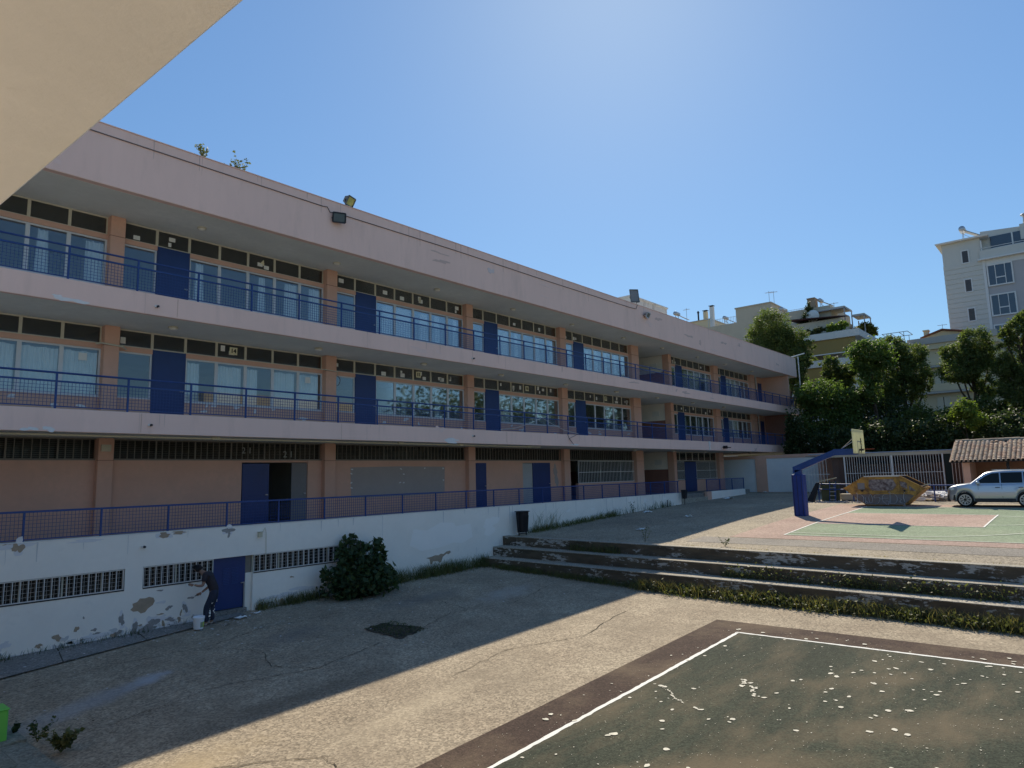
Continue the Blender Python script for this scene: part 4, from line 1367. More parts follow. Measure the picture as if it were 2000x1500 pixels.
def lobe_points(lobes, n, seed, per=26, sig=.17, shell=.55):
    """Points in tufts spread through ellipsoids (x, y, z, rx, ry, rz), denser towards the outside, with gaps."""
    r = np.random.default_rng(seed)
    vol = np.array([(l[3] * l[4] * l[5]) ** .75 for l in lobes])
    out = []
    for l, k in zip(lobes, (vol / vol.sum() * n / per).astype(int) + 1):
        d = r.normal(size=(k, 3))
        d /= np.linalg.norm(d, axis=1, keepdims=True)
        rad_ = r.uniform(shell ** 3, 1, size=(k, 1)) ** (1 / 3) * r.uniform(.82, 1.1, size=(k, 1))
        c = d * rad_ * .86
        m = r.normal(size=(k, per, 3)) * sig
        p = (c[:, None, :] + m).reshape(-1, 3) * np.array(l[3:6]) + np.array(l[0:3])
        out.append(p)
    return np.concatenate(out)

def plant(name, label, cat, base, lobes, n, size, mat, seed, group=None, trunk=.12, per=26, sig=.17, shell=.55, aspect=1.6, limbs=True, crown='crown'):
    t = thing(name, base, label, cat, group)
    P_ = lobe_points(lobes, n, seed, per, sig, shell)
    P_ = P_[P_[:, 2] > base[2] + .03]
    link(crown, cards_mesh(crown, P_, size, mat, seed, aspect), t)
    if trunk:
        r = random.Random(seed)
        mb = MB()
        b = Vector(base)
        cx = sum(l[0] for l in lobes) / len(lobes)
        cy = sum(l[1] for l in lobes) / len(lobes)
        zmid = min(l[2] for l in lobes)
        ztop = max(l[2] for l in lobes)
        pts = []
        for i in range(7):
            u = i / 6
            pts.append((b.x + (cx - b.x) * u + r.uniform(-.1, .1) * trunk * 6 * (0 < i), b.y + (cy - b.y) * u + r.uniform(-.1, .1) * trunk * 6 * (0 < i), b.z - .1 + (ztop - b.z) * u))
        mb.tube(pts, [trunk * (1 - .82 * i / 6) for i in range(7)], 7)
        if limbs:
            for l in lobes:
                c = Vector(l[:3])
                u = max(.12, min(.8, (c.z - b.z) / max(.1, ztop - b.z) - .28))
                i = int(u * 6)
                s_ = Vector(pts[i]).lerp(Vector(pts[i + 1]), u * 6 - i)
                m_ = s_.lerp(c, .55) + Vector((r.uniform(-.1, .1), r.uniform(-.1, .1), -.12 * (c - s_).length))
                mb.tube([s_, m_, c, c + Vector((r.uniform(-.4, .4), r.uniform(-.4, .4), .6)) * l[5] * .6], [trunk * .42, trunk * .3, trunk * .17, trunk * .05], 5)
        mb.build('trunk', BARK, t, True)
    return t

def blades(name, label, pts, hmin, hmax, w, mat, seed, lean=.35, cat='grass', kind='stuff', parent=None):
    r = np.random.default_rng(seed)
    P_ = np.array(pts)
    n = len(P_)
    h = r.uniform(hmin, hmax, size=n) * np.array([1.0] * n)
    a = r.uniform(0, 2 * np.pi, size=n)
    t = r.uniform(0, 2 * np.pi, size=n)
    lx, ly = np.cos(t) * h * lean * r.uniform(.2, 1.4, size=n), np.sin(t) * h * lean * r.uniform(.2, 1.4, size=n)
    wx, wy = np.cos(a) * w, np.sin(a) * w
    V = np.zeros((n, 5, 3))
    V[:, 0] = P_ + np.stack([wx, wy, 0 * h], 1)
    V[:, 1] = P_ - np.stack([wx, wy, 0 * h], 1)
    V[:, 2] = P_ + np.stack([lx * .45 - wx * .8, ly * .45 - wy * .8, h * .6], 1)
    V[:, 3] = P_ + np.stack([lx * .45 + wx * .8, ly * .45 + wy * .8, h * .6], 1)
    V[:, 4] = P_ + np.stack([lx * 1.2, ly * 1.2, h], 1)
    me = bpy.data.meshes.new(name)
    me.vertices.add(5 * n)
    me.vertices.foreach_set('co', V.ravel())
    idx = np.arange(n)[:, None] * 5 + np.array([[0, 1, 2, 3, 3, 2, 4]])
    me.loops.add(7 * n)
    me.loops.foreach_set('vertex_index', idx.ravel())
    me.polygons.add(2 * n)
    ls = np.stack([np.arange(n) * 7, np.arange(n) * 7 + 4], 1).ravel()
    me.polygons.foreach_set('loop_start', ls)
    me.polygons.foreach_set('loop_total', np.tile([4, 3], n))
    me.materials.append(mat)
    me.update()
    me.validate()
    o = link(name, me, parent)
    if kind == 'stuff':
        stuff(o, label, cat)
    return o

# fig bush at the white wall
FB = low_z(14.4, -1)
fl_ = [(14.2, -.95, .55, 1.0, .85, .55), (14.6, -1.1, .75, .85, .75, .6), (13.75, -.75, .8, .6, .5, .55), (14.5, -.75, 1.2, .65, .5, .5), (15.05, -.85, .9, .5, .5, .55), (14.1, -.6, 1.45, .45, .35, .38), (14.75, -.45, 1.7, .4, .25, .2), (15.25, -.6, 1.55, .35, .25, .35), (15.35, -.9, .55, .4, .4, .4), (13.2, -.6, .95, .2, .2, .22), (14.2, -.35, 1.95, .34, .16, .14), (14.5, -.4, 2.08, .2, .14, .12), (15.6, -.6, 1.35, .2, .2, .22), (15.3, -.55, 1.85, .22, .2, .14), (15.75, -.8, .6, .25, .25, .3), (13.5, -1.1, .35, .25, .25, .25), (13.95, -.4, 1.75, .25, .2, .2)]
plant('fig_bush', 'dark green fig bush growing against the white wall over the barred window', 'bush', (14.4, -.8, FB), fl_, 3600, .14, FIGLEAF, 11, trunk=.05, per=10, sig=.24, shell=.3, aspect=1.5, crown='foliage')

rg = np.random.default_rng(5)
def strip(n, fx, fy, fz):
    u = rg.random(n)
    return [(fx(a), fy(a, b), fz(a, b)) for a, b in zip(u, rg.random(n))]
def along(xa, xb, n, depth, zf, clump=3.0, thr=.35):
    pts = []
    ph = rg.uniform(0, 9, 3)
    while len(pts) < n:
        x = rg.uniform(xa, xb)
        k = .5 + .5 * math.sin(x * clump + ph[0]) * math.sin(x * clump * .37 + ph[1])
        if rg.random() > k + thr:
            continue
        y = -.02 - abs(rg.normal(0, depth))
        pts.append((x, y, zf(x, y) - .01))
    return pts
blades('wall_grass', 'long grass growing at the foot of the white wall beside the fig bush', along(11.1, 13.6, 900, .16, low_z), .10, .42, .006, GRASS, 1)
blades('wall_grass', 'tall grass at the foot of the white wall between the bush and the steps', along(15.4, 21.4, 2600, .22, low_z), .12, .62, .006, GRASS, 2, .4)
blades('wall_grass', 'grass behind the litter bin along the foot of the white wall', along(24.2, 31.5, 1500, .28, lambda x, y: up_z(x)), .06, .36, .007, GRASS, 3, .4)
blades('tall_weeds', 'thin tall weeds standing at the white wall right of the litter bin', along(24.6, 26.6, 80, .14, lambda x, y: up_z(x), 3, .6), .5, 1.15, .006, GRASS, 4, .5)
blades('tall_weeds', 'sparse dry weeds along the far part of the white wall', along(29.5, 38.5, 260, .16, lambda x, y: up_z(x), 2.2, .1), .12, .55, .008, DARKLEAF, 5, .4)
blades('wall_weeds', 'sparse weeds at the wall foot left of the painter', along(4.2, 9.0, 260, .2, lambda x, y: low_z(x, y) + .02, 2.5, .05), .04, .2, .005, DARKLEAF, 6, .5)
blades('wall_weeds', 'dark weeds in the corner at the far left of the wall', along(3.0, 4.9, 380, .18, lambda x, y: low_z(x, y) + .02, 2.5, .4), .05, .22, .006, DARKLEAF, 7, .5)

def step_grass(name, label, fx, z, ya, yb, n, hmin, hmax, mat, seed, off=-.03, wdt=.2, thr=.3, cl=1.1, w=.006):
    pts = []
    ph = rg.uniform(0, 9, 3)
    while len(pts) < n:
        y = rg.uniform(yb, ya)
        k = .5 + .5 * math.sin(y * cl + ph[0]) * math.sin(y * cl * 2.7 + ph[1])
        if rg.random() > k + thr:
            continue
        x = fx(y) + off - abs(rg.normal(0, wdt))
        pts.append((x, y, (low_z(x, y) if z is None else z) - .01))
    return blades(name, label, pts, hmin, hmax, w, mat, seed, .6)
step_grass('step_weeds', 'shaded weeds along the foot of the lowest step near the wall', x3, None, -.3, -7.8, 2600, .07, .30, GRASS, 11, wdt=.16)
step_grass('step_weeds', 'sunlit weeds and grass along the foot of the lowest step', x3, None, -7.8, -30, 7000, .05, .46, GRASS, 12, wdt=.20, thr=.06, cl=1.7)
step_grass('step_weeds', 'dry yellowish grass mixed in at the foot of the steps', x3, None, -7.8, -24, 3000, .08, .5, DRYGRASS, 13, wdt=.2, thr=.12)
step_grass('step_weeds', 'weeds growing on the lowest tread of the steps', x2, .65, -10.5, -26, 1500, .06, .36, GRASS, 14, wdt=.07, thr=-.1, cl=.8)
step_grass('step_weeds', 'weeds growing on the middle tread in the shade', x1, 1.03, -3.8, -6.2, 500, .10, .42, GRASS, 15, wdt=.08, thr=.5)
step_grass('dry_tufts', 'dry brown tufts along the kerb of the upper yard', lambda y: x1(y) + .5, 1.40, -8.5, -22, 700, .02, .09, DRYGRASS, 16, off=.02, wdt=.05, thr=-.15, cl=1.9)
fw = MB()
LEAFY = []
rw = np.random.default_rng(9)
for _ in range(150):
    y = rw.uniform(-22, -7.9)
    x = x3(y) - .1 - abs(rw.normal(0, .2))
    z0 = low_z(x, y)
    LEAFY += [(x + rw.normal(0, .12), y + rw.normal(0, .16), z0 + abs(rw.normal(.12, .1))) for _ in range(30)]
stuff(link('leafy_weeds', cards_mesh('leafy_weeds', np.array(LEAFY), .06, GRASS, 19, 1.5)), 'small leafy weeds at the foot of the sunlit steps', 'weeds')
LEAFY = []
for cy, n in ((-14.4, 40), (-16.2, 40), (-12.2, 30), (-17.6, 30), (-11.3, 20)):
    for _ in range(n):
        LEAFY += [(x2(cy) - .12 + rw.normal(0, .08), cy + rw.normal(0, .4), .66 + abs(rw.normal(.16, .12))) for _ in range(6)]
stuff(link('leafy_weeds', cards_mesh('leafy_weeds', np.array(LEAFY), .05, GRASS, 20, 1.6)), 'leafy weeds on the lowest tread of the sunlit steps', 'weeds')
pp = [(x, y, low_z(x, y) + .01) for x, y in zip(rg.uniform(11.65, 12.7, 900), rg.uniform(-6.1, -4.62, 900))]
blades('soil_grass', 'dark short growth on the square soil patch', pp, .01, .06, .006, DARKLEAF, 21, .7)
def weed(x, y, z, h, n, seed, label, mat=DARKLEAF, sz=.045, grp=None, spread=1.0):
    t = thing('weed', (x, y, z), label, 'weed', grp)
    r = np.random.default_rng(seed)
    mb = MB()
    pts = []
    for i in range(max(3, n // 22)):
        a = r.uniform(0, 6.28)
        e = Vector((x + math.cos(a) * h * r.uniform(.1, .6) * spread, y + math.sin(a) * h * r.uniform(.1, .6) * spread, z + h * r.uniform(.5, 1)))
        mb.tube([(x, y, z), Vector((x, y, z)).lerp(e, .5) + Vector((0, 0, .08 * h)), e], [.006, .004, .002], 4)
        for _ in range(22):
            u = r.uniform(.25, 1.05)
            p = Vector((x, y, z)).lerp(e, u)
            pts.append((p.x + r.normal(0, .05 * h), p.y + r.normal(0, .05 * h), p.z + r.normal(0, .05 * h) + .02))
    mb.build('stem', GRASS, t)
    link('leaves', cards_mesh('leaves', np.array(pts), sz, mat, seed), t)
    return t
PT_ = low_z(3.7, -6.8) + .08
weed(3.95, -7.1, PT_ - .06, .34, 300, 1, 'leafy weed at the pavement edge, largest at the lower left', GRASS, .06, None, 1.3)
weed(3.80, -6.45, PT_, .42, 110, 2, 'thin upright weed at the pavement edge at lower left', DARKLEAF, .04)
weed(3.66, -5.75, PT_, .16, 120, 3, 'small flat weed at the pavement edge nearest the green box', DARKLEAF, .04, None, 1.6)
weed(23.3, -6.6, 1.4, .62, 90, 4, 'pale flowering weed on the kerb in the shade', GRASS, .03)
weed(23.0, -9.9, 1.4, .42, 90, 5, 'single upright weed on the sunny kerb of the upper yard', DARKLEAF, .035)
weed(33.0, -.35, up_z(33), .7, 70, 6, 'thin upright weed by the white wall halfway along', DARKLEAF, .04)
for i, (x, h) in enumerate(((9.25, .55), (9.9, .22), (10.2, .3), (10.5, .85))):
    weed(x, .45, 14.0, h, 160, 30 + i, ('bushy weed on the school roof edge, leftmost', 'tiny weed on the school roof edge', 'low weed on the school roof edge left of the tall one', 'tall feathery weed on the school roof edge')[i], GRASS, .06, 'weeds on the school roof')

# ------------------------------------------------------------------ basketball stand
hb = thing('basketball_stand', (33.3, -9.2, up_z(33.3)), 'blue basketball stand with padded post and yellowed backboard', 'basketball hoop')
zg = up_z(33.3)
PAD = M('blue_padding', (.020, .045, .21), .6, .12, 4)
MB().box(33.05, 33.58, -9.47, -8.95, zg - .02, zg + 1.92).build('post_padding', PAD, hb, bevel=.05, seg=2)
sm = MB()
for y in (-9.40, -9.2, -9.02):
    sm.box(33.035, 33.05, y - .008, y + .008, zg + .04, zg + 1.88)
sm.build('padding_seams', DARKMETAL, hb)
MB().box(33.2, 33.44, -9.36, -9.08, zg + 1.9, 3.95).build('post', BLUE, hb)
MB().prism([(33.2, -9.00, 3.80), (33.2, -9.00, 4.10), (33.2, -10.95, 4.86), (33.2, -10.85, 4.56)],
           [(33.44, -9.00, 3.80), (33.44, -9.00, 4.10), (33.44, -10.95, 4.86), (33.44, -10.85, 4.56)]).build('arm', BLUE, hb)
MB().box(33.21, 33.43, -11.86, -10.86, 4.57, 4.85).build('arm_end', BLUE, hb)
BOARD = M('yellowed_backboard', (.68, .67, .54), .55, .10, 2, 0, stain=((.42, .46, .36), .6, 1.2, .5, .7))
t_ = BOARD.node_tree
tl = nd(t_, 'BsdfTranslucent')
tl.inputs[0].default_value = (.82, .82, .58, 1)
mx_ = nd(t_, 'MixShader')
mx_.inputs[0].default_value = .6
t_.links.new(t_.nodes['Principled BSDF'].outputs[0], mx_.inputs[1])
t_.links.new(tl.outputs[0], mx_.inputs[2])
t_.links.new(mx_.outputs[0], t_.nodes['Material Output'].inputs[0])
bbx = 32.42
bo = None
for i, (a, b) in enumerate(((0, .62), (.635, 1.17), (1.185, 1.8))):
    MB().box(bbx + a, bbx + b, -11.95, -11.905, 4.62, 5.69).build('board_panel', BOARD, hb, bevel=.004)
MB().box(bbx - .01, bbx + 1.81, -11.9, -11.88, 4.60, 4.66).box(bbx - .01, bbx + 1.81, -11.9, -11.88, 5.6, 5.68).build('board_frame', BLUE, hb)
wl = M('faded_board_marking', (.33, .33, .26), .7, .1)
MB().box(33.03, 33.09, -11.953, -11.95, 4.62, 5.15).box(33.55, 33.61, -11.953, -11.95, 4.62, 5.15).box(33.03, 33.61, -11.953, -11.95, 5.13, 5.18).build('board_marking', wl, hb)
gr = MB()
r_ = random.Random(4)
for i in range(9):
    z = 4.70 + i * .068
    pts = [(33.62 + r_.uniform(-.1, .1), -11.958, z + .02 * k + r_.uniform(-.02, .02)) for k in range(4)]
    gr.tube(pts, .018, 4)
gr.tube([(33.6, -11.957, 4.66), (33.7, -11.957, 4.9), (33.62, -11.957, 5.28)], .01, 4)
gr.build('graffiti', BLACK, hb)
for s_ in (-.25, .25):
    MB().tube([(33.32, -11.2, 4.86), (33.32 + s_ * 1.6, -11.88, 5.35)], .014, 5).build('brace', STEEL, hb)
ring = [(33.32 + .225 * math.cos(t), -12.33 + .225 * math.sin(t), 4.80) for t in np.linspace(0, 6.283, 25)]
MB().tube(ring, .012, 6, cap=False).build('rim', M('rusty_orange_rim', (.25, .06, .03), .6, .2), hb)
MB().box(33.25, 33.39, -12.11, -11.95, 4.74, 4.82).build('rim_plate', DARKMETAL, hb)

# ------------------------------------------------------------------ skip
SKY_ = M('rusty_yellow_skip', (.50, .27, .065), .65, .25, 1.6, 25, .2, stain=((.15, .075, .04), .85, 2.2, .47, .62))
SKG = M('skip_grey_paint', (.21, .175, .165), .65, .15, 2, 25, .1, stain=((.25, .12, .05), .7, 1.6, .5, .7))
skip = thing('skip', (39.9, -11.45, up_z(39.9)), 'battered yellow rubble skip with pale graffiti on its grey lower side', 'skip')
sx0, sx1 = 39.15, 40.75
zb = up_z(39.9)
yl, yr = -9.62, -13.30       # ends at rim height of the short sides
prof = [(-10.62, zb + .06), (-12.36, zb + .06), (yr, zb + .90), (-12.28, zb + 1.50), (-10.63, zb + 1.50), (yl, zb + .90)]
def shell(x, w, k=0):
    return [(x, y, z) for y, z in prof]
mb = MB()
mb.prism(shell(sx0, 0), [(sx0 + .03, y, z) for y, z in prof])
mb.prism([(sx1 - .03, y, z) for y, z in prof], shell(sx1, 0))
for (ya, za), (yb, zb_) in ((prof[5], prof[0]), (prof[0], prof[1]), (prof[1], prof[2])):
    d = Vector((0, yb - ya, zb_ - za)).normalized()
    n = Vector((0, -d.z, d.y)) * .03
    mb.prism([(sx0 + .032, ya, za), (sx1 - .032, ya, za), (sx1 - .032, yb, zb_), (sx0 + .032, yb, zb_)],
             [(sx0 + .032, ya + n.y, za + n.z), (sx1 - .032, ya + n.y, za + n.z), (sx1 - .032, yb + n.y, zb_ + n.z), (sx0 + .032, yb + n.y, zb_ + n.z)])
mb.build('body', SKY_, skip)
MB().prism([(sx0 - .006, -9.98, zb + .60), (sx0 - .006, -10.64, zb + .07), (sx0 - .006, -12.34, zb + .07), (sx0 - .006, -12.85, zb + .52), (sx0 - .006, -12.6, zb + .64)],
           [(sx0, -9.98, zb + .60), (sx0, -10.64, zb + .07), (sx0, -12.34, zb + .07), (sx0, -12.85, zb + .52), (sx0, -12.6, zb + .64)]).build('painted_base', SKG, skip)
rim = MB()
def rimbar(a, b):
    rim.bar((sx0 - .01, a[0], a[1]), (sx0 - .01, b[0], b[1]), .07, .06)
    rim.bar((sx1 + .01, a[0], a[1]), (sx1 + .01, b[0], b[1]), .07, .06)
rimbar(prof[5], prof[4]); rimbar(prof[3], prof[2])
rim.bar((sx0 - .03, yl, zb + .9), (sx1 + .03, yl, zb + .9), .07).bar((sx0 - .03, yr, zb + .9), (sx1 + .03, yr, zb + .9), .07)
rim.build('rim', SKY_, skip)
MB().bar((sx0 - .01, -10.63, zb + 1.51), (sx0 - .01, -12.28, zb + 1.51), .09, .05).bar((sx1 + .01, -10.63, zb + 1.51), (sx1 + .01, -12.28, zb + 1.51), .09, .05).build('top_rim', M('worn_pale_rim', (.62, .58, .52), .6, .1), skip)
MB().prism([(sx1 - .045, y, z) for y, z in prof], [(sx1 - .032, y, z) for y, z in prof]).build('grimy_lining', DARKMETAL, skip)
rb = MB()
for y in (-10.25, -10.72, -12.2, -12.62):
    rb.box(sx0 - .035, sx0, y - .035, y + .035, zb + .62, zb + 1.12 if y in (-10.25, -12.62) else zb + 1.46)
rb.box(sx0 - .04, sx0, -12.75, -10.1, zb + .60, zb + .66)
rb.build('ribs', SKY_, skip)
for y in (-10.5, -12.45):
    MB().lathe([(.05, -.10), (.05, 0)], (sx0, y, zb + .78), 8, 'x').build('lifting_pin', DARKMETAL, skip)
MB().box(sx0 - .008, sx0, -10.62, -10.28, zb + .85, zb + 1.18).build('label_panel', M('grey_label', (.27, .24, .23), .7, .25, 20, stretch=(1, .4, 4)), skip)
PEELM = M('scratched_graffiti', (.33, .26, .24), .7, .5, 9, 0, stain=((.09, .05, .05), .9, 6, .45, .6))
MB().prism([(sx0 - .008, y, z) for y, z in ((-10.85, zb + 1.35), (-11.95, zb + 1.36), (-12.1, zb + 1.05), (-11.9, zb + .80), (-10.95, zb + .78), (-10.80, zb + 1.0))],
           [(sx0, y, z) for y, z in ((-10.85, zb + 1.35), (-11.95, zb + 1.36), (-12.1, zb + 1.05), (-11.9, zb + .80), (-10.95, zb + .78), (-10.80, zb + 1.0))]).build('flaked_panel', PEELM, skip)
MB().prism([(sx0 - .008, y, z) for y, z in ((-12.25, zb + 1.25), (-12.5, zb + 1.2), (-12.95, zb + .75), (-12.7, zb + .78), (-12.3, zb + .98))],
           [(sx0, y, z) for y, z in ((-12.25, zb + 1.25), (-12.5, zb + 1.2), (-12.95, zb + .75), (-12.7, zb + .78), (-12.3, zb + .98))]).build('flaked_panel', PEELM, skip)
# sprayed letters: strokes in units of a letter box
GLY = {'D': [[(0, 0), (.1, 1), (.0, .95), (.55, .85), (.8, .5), (.6, .05), (.0, 0)]], 'l': [[(.1, .75), (0, 0), (.7, .05), (.2, .3)]],
       'o': [[(.4, 1), (.0, .6), (.15, .05), (.55, .1), (.7, .6), (.4, 1)]], 's': [[(.8, .95), (.2, .9), (.05, .6), (.7, .6), (.55, .1), (.1, -.15)]],
       'E': [[(.75, .95), (.2, .85), (.0, .4), (.3, .05), (.8, .0)], [(.0, .5), (.8, .55)], [(.5, .25), (.8, .2), (.7, -.15), (.4, -.1)]], 'q': [[(.8, 1), (.3, .9), (.1, .5), (.25, .15)]], '.': [[(.1, -.05), (.05, -.2), (.22, -.22), (.2, -.05), (.1, -.05)]],
       'z': [[(.1, .7), (.6, .6), (.2, .3), (.7, .05), (.1, .1)]]}
SPRAY = M('pale_spray_paint', (.85, .80, .80), .8, .12, 8)
y = -10.20
for ch, w, h in (('D', .42, .50), ('l', .17, .38), ('o', .24, .46), ('s', .40, .46), ('E', .36, .48), ('D', .44, .54), ('z', .18, .34), ('.', .28, .58), ('q', .28, .58)):
    gm = MB()
    for strk in GLY[ch]:
        pts = [(sx0 - .012, y - a * w, zb + .14 + b * h) for a, b in strk]
        fine = []
        for i in range(len(pts) - 1):
            p0, p1, p2, p3 = [Vector(pts[max(0, min(len(pts) - 1, j))]) for j in (i - 1, i, i + 1, i + 2)]
            for k in range(4):
                t = k / 4
                fine.append(.5 * ((2 * p1) + (p2 - p0) * t + (2 * p0 - 5 * p1 + 4 * p2 - p3) * t * t + (3 * p1 - p0 - 3 * p2 + p3) * t ** 3))
        fine.append(Vector(pts[-1]))
        for a, b in zip(fine, fine[1:]):
            if (b - a).length > 1e-4:
                d = (b - a).normalized() * .006
                gm.bar(a - d, b + d,   .085, .006)
    gm.build('graffiti_letter', SPRAY, skip)
    y -= (w * .92 + .015) if ch != '.' else 0
rb = MB()
rk = random.Random(12)
for _ in range(60):
    yy = rk.uniform(-12.6, -10.3)
    xx = rk.uniform(sx0 + .1, sx1 - .1)
    s_ = rk.uniform(.06, .18)
    zz = zb + rk.uniform(.95, 1.2)
    rb.prism([(xx + rk.uniform(-s_, s_), yy + rk.uniform(-s_, s_), zz) for _ in range(4)], [(xx + rk.uniform(-s_, s_), yy + rk.uniform(-s_, s_), zz + s_) for _ in range(4)])
stuff(rb.build('rubble', PEELGREY), 'grey rubble filling the yellow skip', 'rubble')
tag(MB().bar((39.3, -13.0, zb + .93), (39.35, -13.55, zb + 1.12), .09, .05).build('plank', M('pale_wood', (.5, .42, .3), .8, .1)), 'short pale plank sticking out at the right end of the skip', 'plank')
# ------------------------------------------------------------------ parked car
def paint_mat(name, col):
    m, t, b = new_mat(name)
    b.inputs['Base Color'].default_value = c4(col)
    b.inputs['Metallic'].default_value = .75
    b.inputs['Roughness'].default_value = .32
    b.inputs['Coat Weight'].default_value = .8
    b.inputs['Coat Roughness'].default_value = .06
    return m
SILVER = paint_mat('silver_car_paint', (.50, .52, .55))
RUBBER = M('tyre_rubber', (.02, .02, .02), .85, .15, 8)
TRIM = M('dark_grey_car_trim', (.035, .037, .04), .6, .1, 6)
ALLOY = M('alloy_rim', (.55, .56, .58), .3, .04, 6, metal=.6)
CARGLASS = glass_mat('car_glass', (.25, .3, .28), .08, .9, .01, .02)
LENS = M('headlamp_lens', (.75, .77, .78), .12, .05, 8, spec=.8)
def car_section(t, zlo, zhi, half, tuck, n=5):
    pass
CX, CYN, CZ = 38.92, -14.25, up_z(39.8)       # near flank x, nose y, ground
CW = 1.80
car = thing('parked_car', (CX + CW / 2, CYN - 2.2, CZ), 'silver suv parked with its nose towards the yellow skip', 'car')
def cp(u, v, z):
    """u back from the nose, v across from the near flank, z up"""
    return (CX + v, CYN - u * .9, CZ + z)
# body: rows along the length of half-width inset and height at several waistlines
def arch(u, uc, r=.395):
    d = abs(u - uc)
    return .34 + math.sqrt(max(0, r * r - d * d)) if d < r else None
WU1, WU2 = .84, 3.45
LEN = 4.43
us = [0, .03, .08, .16, .28, .40] + list(np.linspace(.445, 1.235, 15)) + [1.35, 1.7, 2.1, 2.6, 2.95] + list(np.linspace(3.055, 3.845, 15)) + [3.95, 4.1, 4.25, 4.36, 4.43]
top = lambda u: float(np.interp(u, [0, .05, .15, .5, 1.0, 1.32, 1.5, 3.9, 4.3, 4.43], [.74, .85, .93, 1.03, 1.09, 1.10, 1.09, 1.10, 1.08, .95]))
bot = lambda u: float(np.interp(u, [0, .1, .3, 4.1, 4.35, 4.43], [.36, .27, .24, .26, .32, .42]))
pl = lambda u: float(np.interp(u, [0, .06, .2, .45, .9, 3.6, 4.2, 4.43], [.42, .25, .12, .04, 0, 0, .06, .22]))   # plan inset
rows = []
for u in us:
    zb_, zt_ = bot(u), top(u)
    for uc in (WU1, WU2):
        a = arch(u, uc)
        if a:
            zb_ = max(zb_, a)
    ins = pl(u)
    prof_ = []
    for f, tuck in ((0, .06), (.15, .02), (.4, 0), (.62, .012), (.72, .03), (.86, .035), (.95, .06), (1, .13)):
        z = zb_ + (zt_ - zb_) * f
        prof_.append((ins + tuck * .9, z))
    ring_ = [cp(u, a, z) for a, z in prof_] + [cp(u, CW * .5, zt_ + .035)] + [cp(u, CW - a, z) for a, z in reversed(prof_)]
    rows.append(ring_)
mb = MB()
n_ = len(rows[0])
vs = [p for r in rows for p in r]
fs = []
for i in range(len(rows) - 1):
    for j in range(n_ - 1):
        fs.append((i * n_ + j, i * n_ + j + 1, (i + 1) * n_ + j + 1, (i + 1) * n_ + j))
    fs.append((i * n_ + n_ - 1, i * n_, (i + 1) * n_, (i + 1) * n_ + n_ - 1))
fs += [tuple(range(n_)), tuple(range((len(rows) - 1) * n_, len(rows) * n_))]
mb._add(vs, fs)
mb.build('body', SILVER, car, True)
# cabin: roof lines with pillars, glass set in
def cab(u, k):      # k 0 belt, 1 roof
    return cp(u, .085 + .17 * k, 0)
def side_pt(u, z):
    k = (z - 1.08) / .60
    return Vector(cp(u, .10 + .16 * k, z))
roofz = lambda u: float(np.interp(u, [1.8, 2.12, 2.6, 3.2, 3.8, 4.15], [1.60, 1.655, 1.69, 1.69, 1.655, 1.60]))
cb = MB()
ru = [1.10, 1.44, 1.80, 2.12, 2.6, 3.0, 3.4, 3.8, 4.12, 4.36]
rz = [1.10, 1.35, 1.60, 1.655, 1.69, 1.695, 1.685, 1.655, 1.60, 1.10]
rows = []
for u, z in zip(ru, rz):
    k = (z - 1.08) / .60
    a = .10 + .16 * k
    rows.append([cp(u, .085, 1.06), cp(u, a - .01, z - .05), cp(u, a + .07, z), cp(u, CW / 2, z + .025), cp(u, CW - a - .07, z), cp(u, CW - a + .01, z - .05), cp(u, CW - .085, 1.06)])
n_ = 7
fs = []
for i in range(len(rows) - 1):
    for j in range(n_ - 1):
        fs.append((i * n_ + j, i * n_ + j + 1, (i + 1) * n_ + j + 1, (i + 1) * n_ + j))
cb._add([p for r in rows for p in r], fs)
cb.build('cabin', SILVER, car, True)
# windows: glass sheets just proud of the cabin side
def side_glass(pts, name='side_window'):
    outer = [side_pt(u, z) - Vector((.018, 0, 0)) for u, z in pts]
    inner = [p + Vector((.012, 0, 0)) for p in outer]
    far = [Vector((2 * (CX + CW / 2) - p.x, p.y, p.z)) for p in outer]
    for o_, i_ in ((outer, inner), (far, [p - Vector((.012, 0, 0)) for p in far])):
        MB().prism([tuple(p) for p in o_], [tuple(p) for p in i_]).build(name, CARDARK, car)
CARDARK = M('dark_side_window', (.010, .013, .014), .08, .05, 3, spec=.25)
side_glass([(1.34, 1.115), (2.40, 1.115), (2.40, 1.585), (2.08, 1.56), (1.80, 1.44)])
side_glass([(2.46, 1.115), (3.36, 1.12), (3.36, 1.60), (2.46, 1.59)])
side_glass([(3.42, 1.125), (4.0, 1.18), (3.92, 1.50), (3.75, 1.58), (3.42, 1.60)])
MB().prism([cp(1.16, .22, 1.125), cp(1.16, CW - .22, 1.125), cp(1.78, CW - .34, 1.58), cp(1.78, .34, 1.58)],
           [cp(1.14, .22, 1.145), cp(1.14, CW - .22, 1.145), cp(1.76, CW - .34, 1.60), cp(1.76, .34, 1.60)]).build('windscreen', CARDARK, car)
tr = MB()
tr.prism([cp(1.27, -.012, .24), cp(3.02, -.012, .25), cp(3.02, -.012, .40), cp(1.27, -.012, .40)], [cp(1.27, .06, .24), cp(3.02, .06, .25), cp(3.02, .06, .40), cp(1.27, .06, .40)])
tr.prism([cp(1.27, CW + .012, .24), cp(3.02, CW + .012, .25), cp(3.02, CW + .012, .40), cp(1.27, CW + .012, .40)], [cp(1.27, CW - .06, .24), cp(3.02, CW - .06, .25), cp(3.02, CW - .06, .40), cp(1.27, CW - .06, .40)])
tr.build('sill_trim', TRIM, car)
at = MB()
